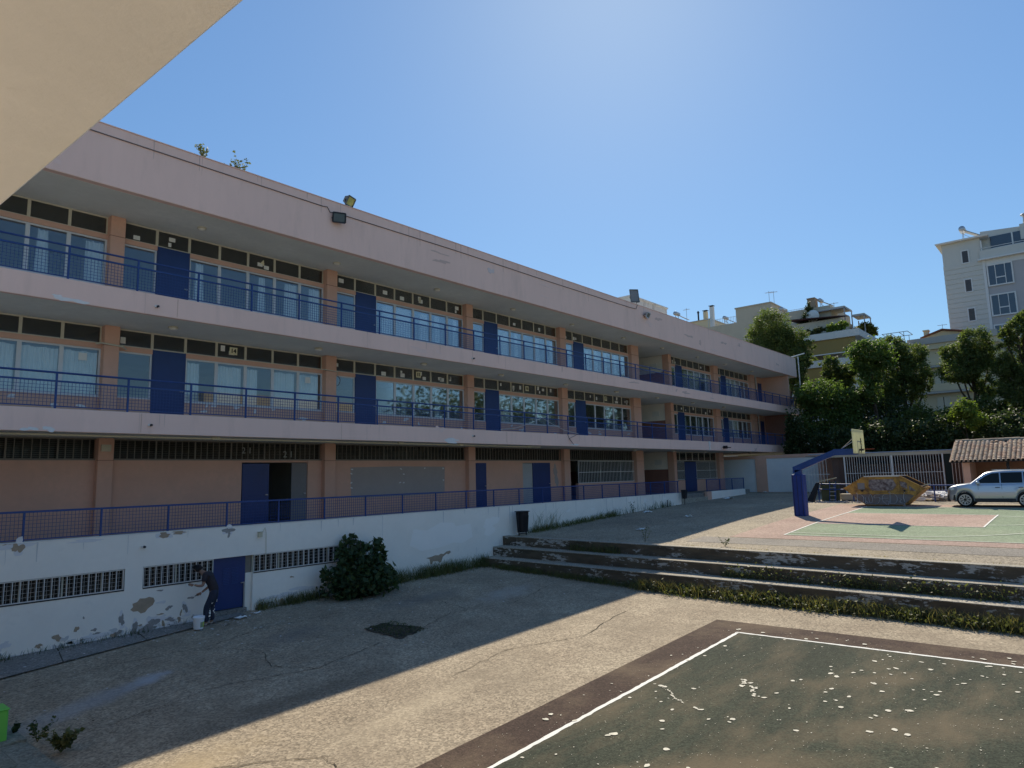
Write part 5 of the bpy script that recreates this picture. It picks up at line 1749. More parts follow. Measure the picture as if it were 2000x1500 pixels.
for uc in (WU1, WU2):
    for v in (-.012, CW + .012 - .05):
        pts = [(uc - .43 * math.cos(t), .34 + .43 * math.sin(t)) for t in np.linspace(-.1, math.pi + .1, 15)]
        for p, q in zip(pts, pts[1:]):
            ip, iq = [(uc + (a - uc) * .90, .34 + (b - .34) * .90) for a, b in (p, q)]
            at.prism([cp(p[0], v + pl(p[0]) * .5, p[1]), cp(q[0], v + pl(q[0]) * .5, q[1]), cp(iq[0], v + pl(q[0]) * .5, iq[1]), cp(ip[0], v + pl(p[0]) * .5, ip[1])],
                     [cp(p[0], v + .05 + pl(p[0]) * .5, p[1]), cp(q[0], v + .05 + pl(q[0]) * .5, q[1]), cp(iq[0], v + .05 + pl(q[0]) * .5, iq[1]), cp(ip[0], v + .05 + pl(p[0]) * .5, ip[1])])
at.build('wheel_arch_trim', M('mid_grey_trim', (.20, .205, .21), .5, .08), car)
MB().prism([cp(-.02, .42, .24), cp(-.02, CW - .42, .24), cp(-.02, CW - .42, .58), cp(-.02, .42, .58)], [cp(.12, .2, .24), cp(.12, CW - .2, .24), cp(.1, CW - .2, .58), cp(.1, .2, .58)]).build('bumper', TRIM, car)
MB().prism([cp(.02, .30, .30), cp(.40, .035, .30), cp(.40, .03, .56), cp(.02, .28, .58)], [cp(.05, .36, .30), cp(.40, .09, .30), cp(.40, .09, .56), cp(.05, .36, .58)]).build('bumper_corner', TRIM, car)
for sgn in (0, 1):
    f = lambda v: v if not sgn else CW - v
    MB().prism([cp(.05, f(.30), .74), cp(.34, f(.055), .80), cp(.36, f(.06), .90), cp(.10, f(.24), .87)], [cp(.09, f(.36), .74), cp(.36, f(.12), .80), cp(.38, f(.12), .90), cp(.14, f(.30), .87)]).build('headlight', LENS, car)
    mo = MB()
    mo.lathe([(.02, -.10), (.085, -.06), (.095, 0), (.075, .07), (.02, .09)], cp(1.48, f(-.10), 1.13), 10, 'x')
    mo.bar(cp(1.46, f(.10), 1.08), cp(1.48, f(-.06), 1.10), .05)
    mo.build('wing_mirror', SILVER, car, True)
    for uu in (2.20, 3.18):
        MB().bar(cp(uu, f(-.018), .905), cp(uu + .20, f(-.018), .915), .022, .03).build('door_handle', TRIM, car)
    gp = MB()
    for uu in (1.46, 2.48):
        gp.bar(cp(uu, f(.008), .42), cp(uu, f(.035), 1.06), .012, .012)
    gp.build('door_gap', TRIM, car)
    MB().bar(cp(2.1, f(.30), 1.715), cp(3.95, f(.30), 1.70), .03, .03).build('roof_rail', ALLOY, car)
MB().bar(cp(1.4, -.004, .66), cp(3.05, -.004, .67), .02, .05).build('side_moulding', SILVER, car)
def wheel(u, v, face):
    c = cp(u, v, .34)
    s_ = -1 if face == 0 else 1
    ty = MB().lathe([(.20, -.11), (.30, -.112), (.338, -.085), (.345, 0), (.338, .085), (.30, .112), (.20, .11)], c, 28, 'x').build('wheel', RUBBER, car, True)
    r = MB()
    xo = .095 * s_
    for k in range(9):
        a = 2 * math.pi * k / 9
        for da in (-.13, .13):
            p = (c[0] + xo, c[1] + .045 * math.cos(a), c[2] + .045 * math.sin(a))
            q = (c[0] + xo + .012 * s_, c[1] + .228 * math.cos(a + da), c[2] + .228 * math.sin(a + da))
            r.bar(p, q, .028, .022)
    for t0, t1 in zip(np.linspace(0, 6.2832, 29)[:-1], np.linspace(0, 6.2832, 29)[1:]):
        r.bar((c[0] + xo + .012 * s_, c[1] + .235 * math.cos(t0), c[2] + .235 * math.sin(t0)), (c[0] + xo + .012 * s_, c[1] + .235 * math.cos(t1), c[2] + .235 * math.sin(t1)), .024, .03)
    r.lathe([(.05, -.015), (.055, 0), (.04, .015)], (c[0] + xo, c[1], c[2]), 10, 'x')
    r.build('rim', ALLOY, ty)
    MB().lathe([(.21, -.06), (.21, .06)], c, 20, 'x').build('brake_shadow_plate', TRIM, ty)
for u in (WU1, WU2):
    wheel(u, .11, 0)
    wheel(u, CW - .11, 1)
MB().box(CX + .2, CX + CW - .2, CYN - 4.0, CYN - .4, CZ + .22, CZ + .5).build('underbody', TRIM, car)

# ------------------------------------------------------------------ blue tube railing, boards, ladder, rubble, slabs behind the skip
rl_ = thing('yard_railing', (42.5, -10, up_z(42.5)), 'low blue two-bar steel railing behind the skip and the car', 'railing')
zr = up_z(42.5)
mb = MB()
for y0, y1 in ((-7.3, -20.0),):
    mb.tube([(42.5, y0, 3.10), (42.5, -13.2, 2.96), (42.5, y1, 2.93)], .032, 8)
mb.build('top_rail', BLUE, rl_)
MB().tube([(42.5, -7.3, 2.79), (42.5, -13.2, 2.68), (42.5, -20, 2.66)], .026, 8).build('middle_rail', BLUE, rl_)
for y in (-7.32, -8.2, -9.2, -10.6, -12.0, -13.2, -14.8, -16.4, -18, -19.6):
    MB().box(42.47, 42.53, y - .03, y + .03, zr - .05, 3.10 - max(0, min(1, (-7.3 - y) / 5.9)) * .14).build('post', BLUE, rl_)
def board(x, y, w, h, lean, th, mat, label, grp=None, z=None):
    z = up_z(x) if z is None else z
    dx = math.sin(lean) * h
    dz = math.cos(lean) * h
    return tag(MB().prism([(x, y, z), (x, y - w, z), (x + th, y - w, z), (x + th, y, z)], [(x + dx, y, z + dz), (x + dx, y - w, z + dz), (x + dx + th, y - w, z + dz), (x + dx + th, y, z + dz)]).build('leaning_board', mat), label, 'board', grp)
DKBOARD = M('dark_board', (.025, .024, .025), .7, .2)
OLIVE = M('olive_board', (.085, .09, .045), .7, .2)
b1 = MB().prism([(42.0, -6.72, up_z(42)), (42.0, -7.12, up_z(42)), (42.3, -7.12, up_z(42)), (42.3, -6.72, up_z(42))],
                [(42.35, -7.24, 3.18), (42.35, -7.42, 3.18), (42.5, -7.42, 3.18), (42.5, -7.24, 3.18)]).build('leaning_beam', DKBOARD)
tag(b1, 'dark beam leaning against the left end of the low blue railing', 'beam')
board(42.62, -7.42, 1.0, 1.12, .05, .03, OLIVE, 'olive board standing behind the left end of the low blue railing')
board(42.7, -7.45, .5, .9, .05, .03, DKBOARD, 'dark board standing behind the olive board')
tag(MB().bar((42.55, -7.40, 3.24), (42.55, -8.35, 3.44), .10, .05).build('plank', M('sunlit_plank', (.55, .50, .33), .8, .1)), 'pale plank laid across the boards at the left end of the railing', 'plank')
ld = thing('ladder', (42.4, -8.1, up_z(42.4)), 'short blue step ladder behind the low railing beside the boards', 'ladder')
for y in (-7.95, -8.28):
    MB().bar((42.3, y, up_z(42.3)), (42.55, y, 3.22), .035).build('rail', BLUE, ld)
for i in range(5):
    z = 2.2 + i * .22
    MB().bar((42.33 + i * .045, -7.95, z), (42.33 + i * .045, -8.28, z), .03).build('rung', STEEL, ld)
SLABM = M('pale_slab', (.55, .47, .34), .85, .1, 3, 30, .2)
sl_ = thing('slab_stack', (43.3, -8.9, up_z(43.3)), 'stack of cream slabs behind the railing left of the skip', 'slabs')
for i in range(4):
    z = up_z(43.3) + .06 + i * .085
    MB().box(43.0, 43.7, -9.55 + .02 * i, -8.30, z, z + .075).build('slab', SLABM, sl_)
MB().box(43.05, 43.65, -9.4, -8.4, up_z(43.3) - .05, up_z(43.3) + .06).build('pallet', DKBOARD, sl_)
rb = MB()
rk = random.Random(4)
for _ in range(150):
    y = rk.gauss(-12.9, .75)
    x = rk.uniform(43.0, 44.6)
    h = max(0, .42 - .25 * abs(y + 12.9)) * rk.uniform(.1, 1)
    z = up_z(x) + h
    w, l = rk.uniform(.05, .14), rk.uniform(.15, .5)
    a = rk.uniform(-.6, .6) + math.pi / 2
    dx, dy = math.cos(a) * l, math.sin(a) * l
    rb.prism([(x - dx, y - dy, z), (x + dx, y + dy, z + rk.uniform(-.05, .1)), (x + dx + w, y + dy, z + .05), (x - dx + w, y - dy, z + .04)],
             [(x - dx, y - dy, z + .05), (x + dx, y + dy, z + .12), (x + dx + w, y + dy, z + .1), (x - dx + w, y - dy, z + .09)], rk.choice((0, 0, 1)))
stuff(rb.build('rubble', [WHITEPATCH, PEELGREY]), 'heap of white broken panels behind the railing between skip and car', 'rubble')
rb = MB()
for _ in range(120):
    y = rk.gauss(-8.0, .9)
    x = rk.uniform(41.2, 42.6)
    s_ = rk.uniform(.02, .07)
    z = up_z(x)
    rb.prism([(x - s_, y - s_, z), (x + s_, y - s_, z), (x + s_, y + s_, z), (x - s_, y + s_, z)], [(x - s_ * .5, y - s_ * .4, z + s_), (x + s_ * .6, y - s_ * .5, z + s_ * .8), (x + s_ * .4, y + s_ * .6, z + s_), (x - s_ * .5, y + s_ * .5, z + s_ * .9)])
stuff(rb.build('rubble', PEELGREY), 'loose stones below the left end of the railing', 'rubble')

# ------------------------------------------------------------------ garages, kiosk, tiled shed
ga = thing('garage_wall', (53.2, -.5, 2.3), 'low salmon garage wall with two white doors beyond the school', 'garage')
MB().box(53.05, 56, -7.2, 5.4, 4.86, 5.12).build('roof_beam', SALMON, ga)
for y0, y1 in ((3.3, 5.4), (-.48, .38), (-4.75, -4.3)):
    MB().box(53.0, 53.3, y0, y1, 1.8, 4.86).build('pier', SALMON, ga)
for y0, y1 in ((.38, 3.3), (-4.3, -.48)):
    MB().box(53.1, 53.2, y0, y1, 1.8, 4.86).build('garage_door', M('white_garage_door', (.72, .74, .74), .7, .06, .8), ga)
MB().box(53.3, 56, -7.2, 5.4, 1.8, 4.85).build('rear_mass', SALMON, ga)
tag(MB().box(52.2, 52.7, 1.2, 3.1, up_z(52), up_z(52) + .14).box(52.1, 52.4, 1.6, 2.2, up_z(52), up_z(52) + .2).build('rubbish_heap', DARKMETAL), 'dark low heap at the foot of the white garage door', 'heap')
KB = M('brown_kiosk_wall', (.13, .085, .07), .85, .15)
ki = thing('kiosk', (50, -9.5, up_z(50)), 'low flat roofed kiosk closed by tall white bars', 'kiosk')
KZ = up_z(49)
MB().box(48.95, 52.9, -13.5, -4.7, 4.80, 4.86).build('roof_sheet', M('grey_roof_sheet', (.30, .27, .24), .8, .1), ki)
MB().box(48.9, 48.98, -13.5, -6.2, 4.70, 4.90).build('roof_fascia', M('cream_fascia', (.50, .44, .34), .8, .1), ki)
MB().tube([(48.9, -13.6, 4.92), (48.9, -4.9, 4.94)], .04, 6).build('gutter_pipe', STEEL, ki)
MB().box(51.5, 51.7, -13.4, -6.3, KZ - .1, 4.8).build('rear_wall', KB, ki)
MB().box(49.15, 51.5, -6.75, -6.35, KZ - .1, 4.8).build('side_wall', KB, ki)
MB().box(51.4, 51.5, -12.8, -7.2, 4.2, 4.65).build('dark_top_strip', BLACK, ki)  # flat black strip along the top of the rear wall
MB().box(49.2, 49.3, -7.15, -6.75, KZ - .1, 4.7).build('door', KB, ki)
def kiosk_bars(name, y0, y1, z0, z1, pitch, x=48.93, lean=0.0, mids=()):
    mb = MB()
    y = y0
    k = 0
    while y > y1:
        mb.bar((x, y, z0), (x + lean, y, z1), .024)
        y -= pitch
        k += 1
    for z in mids:
        mb.bar((x - .02 + lean * (z - z0) / (z1 - z0), y0, z), (x - .02 + lean * (z - z0) / (z1 - z0), y1, z), .03)
    return mb.build(name, WHITEBAR, ki)
kiosk_bars('bar_panel', -4.62, -6.22, KZ, 4.74, .2, mids=(3.6, 4.7))
kiosk_bars('bar_panel', -7.2, -12.75, KZ, 4.70, .15, mids=(3.62, KZ + .1))
kiosk_bars('bar_panel', -13.3, -14.1, KZ, 4.70, .17, 48.4, .2)
for y in (-7.18, -9.98, -12.78):
    MB().box(48.88, 48.96, y - .05, y + .03, KZ - .05, 4.72).build('bar_post', WHITEBAR, ki)
MB().box(48.97, 49.02, -13.2, -12.85, KZ - .05, 4.7).build('gap_shade_sheet', M('painted_gap_shade', (.02, .03, .028), .8, .1), ki)  # near-black sheet painting the shade of the open gap beside the bars

sh = thing('tiled_shed', (48, -16.5, up_z(48)), 'low shed with a sagging clay tiled roof behind the car', 'shed')
EX, RX, EZ, RZ = 46.2, 48.9, 4.22, 5.42
SY0, SY1 = -13.55, -18.6
MB().box(46.55, 46.8, -14.42, -14.08, up_z(46.6) - .1, 4.25).build('pillar', SALMON, sh)
MB().box(46.6, 46.72, -16.25, -16.12, up_z(46.6) - .1, 4.25).build('post', DARKMETAL, sh)
MB().box(49.2, 49.4, -20, -14.1, up_z(49) - .1, 5.3).build('rear_wall', M('shed_salmon_wall', (.38, .20, .13), .85, .12), sh)
MB().box(46.8, 49.2, -14.40, -14.2, up_z(48) - .1, 4.4).build('side_wall', SALMON, sh)
MB().prism([(EX, SY0, EZ - .10), (RX, SY0, RZ - .10), (RX, -20, RZ - .10), (EX, -20, EZ - .10)], [(EX, SY0, EZ - .05), (RX, SY0, RZ - .05), (RX, -20, RZ - .05), (EX, -20, EZ - .05)]).build('roof_boards', DKBOARD, sh)
MB().box(46.6, 46.72, -20, -13.7, 4.12, 4.25).build('beam', DKBOARD, sh)
for y in (-14.9, -15.7, -16.5, -17.3):
    MB().bar((46.25, y, 4.16), (46.9, y, 4.44), .09, .1).build('rafter_end', DKBOARD, sh)
sv = Vector((RX - EX, 0, RZ - EZ))
SLn = sv.length
sv.normalize()
def tile_mesh(i):
    r = random.Random(i)
    L = .34
    mb = MB()
    vs, fs = [], []
    n = 6
    for a, w in ((0, .098), (1, .080)):
        for j in range(n + 1):
            t = math.pi * j / n
            vs.append((a * L, -w * math.cos(t), w * .8 * math.sin(t)))
        for j in range(n + 1):
            t = math.pi * j / n
            vs.append((a * L, -(w - .014) * math.cos(t), (w - .014) * .8 * math.sin(t)))
    m = n + 1
    for j in range(n):
        fs.append((j, j + 1, 2 * m + j + 1, 2 * m + j))
        fs.append((m + j, 3 * m + j, 3 * m + j + 1, m + j + 1))
        fs.append((j, m + j, m + j + 1, j + 1))
    mb._add(vs, fs)
    return mb.mesh('roof_tile', (TILE, TILE2)[i], False)
tms = [tile_mesh(0), tile_mesh(1)]
pitch_a = math.atan2(sv.z, sv.x)
rt = random.Random(2)
ny = 23
for i in range(ny):
    y = SY0 - .11 - i * .218
    for j in range(12):
        d = j * (SLn - .05) / 12
        if j >= 10 and 8 <= i <= 11 and rt.random() < .6:
            continue
        x = EX - .06 + sv.x * d
        z = EZ - .03 + sv.z * d + .018 - .05 * math.sin(math.pi * i / ny) * (j / 12)
        link('roof_tile', rt.choice(tms), sh, (x, y + rt.uniform(-.012, .012), z + rt.uniform(0, .012)), (rt.uniform(-.06, .06), -pitch_a + .085 + rt.uniform(-.02, .02), rt.uniform(-.05, .05)))
for i in range(15):
    y = SY0 - i * .35
    link('ridge_tile', cached('rt', lambda: MB().tube([(0, 0, 0), (0, -.37, .01)], [.11, .10], 8).mesh('ridge_tile', TILE2)), sh, (RX + .02, y, RZ - .02 + R.uniform(-.015, .015)), (R.uniform(-.03, .03), 0, R.uniform(-.05, .05)))
mb = MB()
for i in range(ny + 1):
    y = SY0 - i * .218
    mb.prism([(EX - .02, y + .05, EZ - .05), (EX - .02, y - .05, EZ - .05), (RX, y - .05, RZ - .05), (RX, y + .05, RZ - .05)], [(EX - .02, y + .05, EZ - .02), (EX - .02, y - .05, EZ - .02), (RX, y - .05, RZ - .02), (RX, y + .05, RZ - .02)])
mb.build('channel_tiles', TILE, sh)

# lamp post at the far end of the school, flood lights
lp_ = thing('lamp_post', (63.75, -.15, 8.0), 'slim white lamp post at the far corner of the school roof', 'lamp post')
MB().tube([(63.75, -.15, 2.4), (63.75, -.15, 14.2)], [.07, .05], 8).build('post', WHITEBAR, lp_)
MB().bar((63.5, .35, 14.18), (63.75, -.75, 14.42), .16, .09).build('lamp_head', WHITEBAR, lp_)
def flood(x, y, z, rx, rz, w, h, label, body, face, face_m):
    t = thing('floodlight', (x, y, z), label, 'floodlight', 'floodlights on the school roof')
    mt = Matrix.Translation((x, y, z)) @ Matrix.Rotation(rz, 4, 'Z') @ Matrix.Rotation(rx, 4, 'X')
    def q(p): return tuple(mt @ Vector(p))
    bk_ = [q(p) for p in ((-w * .36, .2, -h * .3), (w * .36, .2, -h * .3), (w * .36, .2, h * .3), (-w * .36, .2, h * .3))]
    ft = [q(p) for p in ((-w / 2, 0, -h / 2), (w / 2, 0, -h / 2), (w / 2, 0, h / 2), (-w / 2, 0, h / 2))]
    MB().prism(bk_, ft).build('housing', body, t)
    MB().prism([q(p) for p in ((-w * .44, -.012, -h * .43), (w * .44, -.012, -h * .43), (w * .44, -.012, h * .43), (-w * .44, -.012, h * .43))],
               [q(p) for p in ((-w * .44, 0, -h * .43), (w * .44, 0, -h * .43), (w * .44, 0, h * .43), (-w * .44, 0, h * .43))]).build('glass_front', face_m, t)
    fr = MB()
    for a, b in (((-w / 2, -h / 2), (w / 2, -h / 2)), ((w / 2, -h / 2), (w / 2, h / 2)), ((w / 2, h / 2), (-w / 2, h / 2)), ((-w / 2, h / 2), (-w / 2, -h / 2))):
        fr.bar(q((a[0], -.012, a[1])), q((b[0], -.012, b[1])), .04)
    fr.build('front_frame', body, t)
    mb = MB()
    for s_ in (-1, 1):
        mb.bar(q((s_ * w * .54, .08, 0)), (x + s_ * w * .3, max(0, y) + .03, z - h * .75 if y > -.05 else z), .03)
    mb.build('bracket', DARKMETAL, t)
    return t
REFL = M('yellow_reflector', (.55, .55, .18), .3, .25, 14, spec=.6)
DGLASS = M('dark_lamp_glass', (.05, .055, .06), .15, .1, 6, spec=.6)
GGLASS = M('grey_lamp_glass', (.22, .22, .21), .2, .2, 14, spec=.6)
MIDMETAL = M('grey_cast_metal', (.13, .14, .14), .6, .15, 8)
flood(14.5, .0, 14.22, .5, .35, .42, .34, 'floodlight with yellow reflector on the parapet edge above the nearer school front', MIDMETAL, 0, REFL)
flood(13.88, -.20, 13.37, .15, -.45, .44, .34, 'black floodlight fixed on the pink fascia below the yellow one', DARKMETAL, 0, DGLASS)
flood(35.05, .05, 14.52, -.25, -.75, .5, .85, 'large square floodlight on a stand on the parapet at the middle of the school', MIDMETAL, 0, GGLASS)
flood(36.1, -.22, 13.47, .45, .2, .5, .3, 'small grey floodlight on the pink fascia at the middle of the school', STEEL, 0, GGLASS)
tag(MB().box(46.15, 46.5, -.25, -.02, 5.62, 5.68).box(46.3, 46.36, -.3, 0, 5.55, 5.75).box(46.3, 46.9, -.32, -.26, 5.60, 5.66).build('slab_bracket', DARKMETAL), 'small dark metal bracket sticking out of the lower balcony edge', 'bracket')

# stair head on the roof of the school
rh_ = thing('roof_stair_head', (47, 7.5, 12.5), 'weathered white stair head with stained wall on the school roof', 'roof hut')
RHM = M('stained_white_render', (.62, .60, .55), .9, .06, .8, 30, .2, stain=((.24, .20, .16), .85, 1.6, .55, .70), stretch=(1, 1, .5))
MB().box(44.9, 50.7, 6.0, 9.8, 12.5, 17.5).build('wall', RHM, rh_)
MB().box(44.82, 50.78, 5.92, 9.88, 17.5, 17.62).build('roof', RHM, rh_)
# ------------------------------------------------------------------ trees beyond the garages
def L(x, l, dx=None):
    """lobes given as (y, z, ry, rz) at distance x along the street"""
    return [(x + (i % 3 - 1) * .35 * r[2], r[0], r[1], dx or r[2] * .95, r[2], r[3]) for i, r in enumerate(l)]
GT = 'trees and shrubs beyond the garage wall'
def tree(name, label, x, lobes, n, size, mat, seed, base=None, trunk=.2, per=36, sig=.12, shell=.5, aspect=1.6, cat='tree', **k):
    cy = sum(l[0] for l in lobes) / len(lobes)
    return plant(name, label, cat, base or (x + .3, cy, 2.2), L(x, lobes), n, size, mat, seed, GT, trunk, per, sig, shell, aspect, **k)
tree('pine_tree', 'dense dark pine rising behind the far end of the school roof', 70,
     [(4.11, 18.65, 2.22, 1.69), (5.68, 17.7, 1.39, 1.39), (2.47, 17.05, 1.87, 1.56), (4.74, 15.94, 2.44, 2.12), (2.13, 14.95, 1.96, 1.45), (.9, 14.79, .82, .82), (2.17, 13.81, 1.44, 1.34), (6.92, 17.23, .65, .43), (.89, 16.19, .92, .72), (3.4, 17.2, 2.0, 1.8), (1.9, 12.4, 1.4, 1.3)], 42160, 0.087, PINELEAF, 41, trunk=.35, aspect=2.7, sig=.095)
tree('broadleaf_tree', 'leafy tree with lit green leaves just right of the school end', 60,
     [(-3.0, 10.16, 2.06, 1.38), (-1.69, 9.41, 1.13, 1.57), (-4.34, 9.39, 1.77, 1.69), (-2.6, 7.82, 1.97, 1.72), (-4.63, 7.26, 1.68, 1.68), (-1.36, 10.54, .79, .53)], 15200, 0.141, BROADLEAF, 42, trunk=.18, sig=.14)
tree('pine_tree', 'small round topped pine in front of the white balcony with yellow awning', 64,
     [(-2.81, 13.19, 1.0, .78), (-3.94, 12.46, 1.17, .81), (-3.44, 11.56, 1.36, 1.08), (-2.42, 12.13, .82, .64)], 10416, 0.081, PINELEAF, 43, trunk=.16, aspect=2.7, sig=.10)
tree('broadleaf_tree', 'tall light green tree covering the corner of the awning balcony', 61,
     [(-6.76, 13.35, 1.93, 1.05), (-6.22, 12.39, 1.27, .84), (-7.63, 12.51, 1.25, .91), (-6.59, 11.37, 1.05, 1.05), (-6.5, 10.0, 1.1, 1.0)], 8320, 0.141, BROADLEAF, 44, trunk=.17, sig=.14)
tree('pine_tree', 'wide dark pine left of the gap with the cream house', 66,
     [(-7.43, 14.23, 1.43, 1.21), (-8.75, 13.6, 1.58, 1.05), (-6.97, 12.57, 1.88, 1.52), (-9.13, 11.86, 1.44, 1.39), (-7.87, 10.67, 2.12, 1.5), (-9.75, 11.18, .69, 1.12), (-6.14, 10.08, 2.24, 1.57)], 31000, 0.087, PINELEAF, 45, trunk=.28, aspect=2.7, sig=.095, shell=.6)
tree('pine_tree', 'airy pine with a bare trunk in front of the tower block', 64,
     [(-13.63, 13.42, 1.37, 1.37), (-12.25, 12.83, 1.25, 1.1), (-14.4, 12.17, 1.04, 1.28), (-12.56, 11.26, 1.87, 1.06), (-14.12, 9.98, 1.2, .96), (-11.85, 11.6, .9, .85), (-13.35, 12.31, 1.38, 1.21)], 22320, 0.081, PINELEAF, 46, base=(64.4, -13.1, 2.2), trunk=.24, aspect=2.8, sig=.095, shell=.68)
tree('pine_tree', 'pine at the right border in front of the tower block', 62,
     [(-16.51, 13.66, 1.06, 1.14), (-15.72, 13.24, .69, .99), (-16.43, 11.67, 1.28, 1.43), (-15.44, 11.03, .92, 1.3), (-15.98, 9.36, 1.36, 1.51), (-17.8, 12.6, 1.4, 1.5), (-17.6, 10.4, 1.5, 1.6), (-16.9, 14.6, .8, .7)], 27280, 0.081, PINELEAF, 47, base=(62.3, -16.6, 2.2), trunk=.26, aspect=2.8, sig=.095, shell=.6)
for i, (l, lab) in enumerate(zip([(-1.65, 6.72, .83, 1.91), (-3.13, 5.9, 1.39, 1.39), (-5.21, 5.8, 1.43, 1.43), (-7.04, 6.02, 1.56, 1.71), (-8.79, 6.12, 1.6, 1.75), (-10.6, 6.02, 1.56, 1.71), (-12.22, 6.11, 1.38, 1.6), (-14.0, 6.01, 1.56, 1.56), (-15.75, 6.25, 1.53, 1.73), (-17.8, 6.4, 1.6, 1.9)],
        ['tall narrow dark shrub hiding the far end of the lower balcony', 'dark shrub above the first white garage door', 'dark shrub left of the basketball backboard', 'dark shrub right behind the basketball backboard', 'dark shrub above the left part of the kiosk bars', 'dark shrub above the middle of the kiosk bars', 'dark shrub above the right part of the kiosk bars', 'dark shrub behind the left corner of the tiled roof', 'dark shrub behind the tiled roof', 'dark shrub behind the tiled roof at the right border'])):
    x = 57 + (i % 2) * .8
    tree('shrub', lab, x, [l, (l[0] + .3, l[1] - 1.3, l[2] * 1.1, 1.3), (l[0] - .4, l[1] - 2.3, l[2] * 1.1, 1.3)], 6720, 0.141, DARKLEAF, 60 + i, base=(x, l[0], 2.2), trunk=.08, cat='shrub', sig=.15, shell=.35, limbs=False)
for i, (l, lab) in enumerate(zip([(-5.51, 8.83, 1.91, 1.91), (-7.42, 8.46, 1.69, 1.69), (-9.46, 7.7, 1.6, 1.3), (-11.04, 7.5, 1.4, 1.2), (-14.04, 8.13, 1.56, 1.41), (-15.6, 7.81, 1.38, 1.38), (-17.4, 8.1, 1.5, 1.6)],
        ['dark tree between the leafy tree and the wide pine', 'dark undertree below the wide pine', 'loose olive green tree below the gap with the cream house', 'olive green tree left of the bare pine trunk', 'loose grey green tree right of the bare pine trunk', 'grey green tree below the right pine', 'grey green tree at the right border below the pine'])):
    tree('undertree', lab, 63 + (i % 2), [l, (l[0] + .5, l[1] - 2.0, l[2] * 1.1, 1.6)], 7360, 0.126, (DARKLEAF, DARKLEAF, PINELEAF, PINELEAF, PINELEAF, DARKLEAF, DARKLEAF)[i], 80 + i, base=(63.5, l[0], 2.2), trunk=.1, sig=.15, shell=.45, limbs=False)
tree('shrub', 'bright yellow green shrub catching the sun above the kiosk', 55.7, [(-13.36, 7.71, .92, .78), (-13.91, 6.96, .77, .77), (-12.85, 7.4, .57, .57)], 3040, 0.126, BRIGHTLEAF, 98, base=(55.7, -13.4, 2.2), trunk=.06, cat='shrub', sig=.14)

# ------------------------------------------------------------------ neighbouring blocks
BEIGE = M('beige_render', (.50, .44, .34), .9, .06, .4, 20, .1, stain=((.34, .29, .22), .5, .5, .5, .75))
WHITEB = M('white_balcony_paint', (.66, .66, .63), .9, .06, .7, 20, .1, stain=((.35, .33, .30), .6, 1.2, .56, .74))
AWN = M('ochre_awning', (.31, .215, .075), .9, .08, .6)
MAROON = M('maroon_sheet_roof', (.075, .028, .026), .7, .2, 3)
TOWERW = M('tower_cream_cladding', (.60, .59, .54), .85, .04, .3, 12, .05)
TOWERG = M('tower_grey_render', (.44, .42, .42), .9, .04, .3, 12, .05)
TOWERT = M('tower_white_trim', (.70, .70, .68), .8, .04)
CREAMH = M('cream_house_render', (.66, .55, .36), .9, .06, .5)
GREYBAND = M('grey_concrete_band', (.46, .43, .38), .9, .08, .6)
BWIN = M('building_window_glass', (.045, .06, .085), .08, .15, .8, spec=.8)
BROWNW = M('dark_brown_window', (.05, .035, .032), .3, .1, 2, spec=.6)
TERRA = M('terracotta_roof', (.20, .075, .045), .85, .15, 3)

# white and grey tower at right
tw = thing('tower_block', (104, -14, 2.3), 'tall block with cream clad stair tower and grey front at the right border', 'building')
TX = 100
MB().box(TX, TX + 12, -11.72, -7.65, 2, 31.9).build('stair_tower', TOWERW, tw)
for i in range(26):
    z = 28.5 - i * .62
    MB().box(TX - .05, TX + .02, -11.72, -7.62, z, z + .54).build('cladding_panel', TOWERW, tw)
MB().prism([(TX - .55, -12.6, 31.9), (TX - .55, -7.1, 31.9), (TX + 12, -7.1, 31.9), (TX + 12, -12.6, 31.9)], [(TX - .6, -12.7, 32.08), (TX - .6, -7.0, 32.08), (TX + 12, -7.0, 32.08), (TX + 12, -12.7, 32.08)]).build('tower_roof', TOWERT, tw)
MB().box(TX + .1, TX + 12, -24, -11.72, 2, 29.0).build('wall', TOWERG, tw)
MB().box(TX - .04, TX + .3, -12.0, -11.72, 2, 29.0).build('corner_strip', TOWERT, tw)
MB().box(TX + .06, TX + .2, -24, -12.0, 28.3, 28.95).build('cornice_band', TOWERT, tw)
MB().box(TX - .5, TX + 3, -24, -11.3, 28.95, 29.12).build('balcony_slab', TOWERT, tw)
MB().box(TX - .25, TX - .1, -24, -11.55, 29.12, 30.2).build('balcony_parapet', TOWERW, tw)
MB().box(TX - .22, TX - .14, -24, -11.6, 30.45, 30.5).box(TX - .22, TX - .14, -11.9, -11.75, 30.2, 31.5).build('balcony_rail', TOWERT, tw)
MB().prism([(TX + 1.2, -24, 29.1), (TX + 1.2, -11.75, 29.1), (TX + 9, -11.75, 29.1), (TX + 9, -24, 29.1)], [(TX + 1.2, -24, 32.0), (TX + 1.2, -11.75, 33.0), (TX + 9, -11.75, 33.0), (TX + 9, -24, 32.0)]).build('penthouse', TOWERW, tw)
o = MB().box(TX + 1.1, TX + 1.22, -16.6, -12.7, 30.6, 32.1).build('penthouse_window', BWIN, tw)
MB().box(TX + 1.05, TX + 1.12, -15.0, -14.85, 30.55, 32.15).box(TX + 1.05, TX + 1.12, -16.6, -12.7, 30.52, 30.6).build('frame', TOWERT, o)
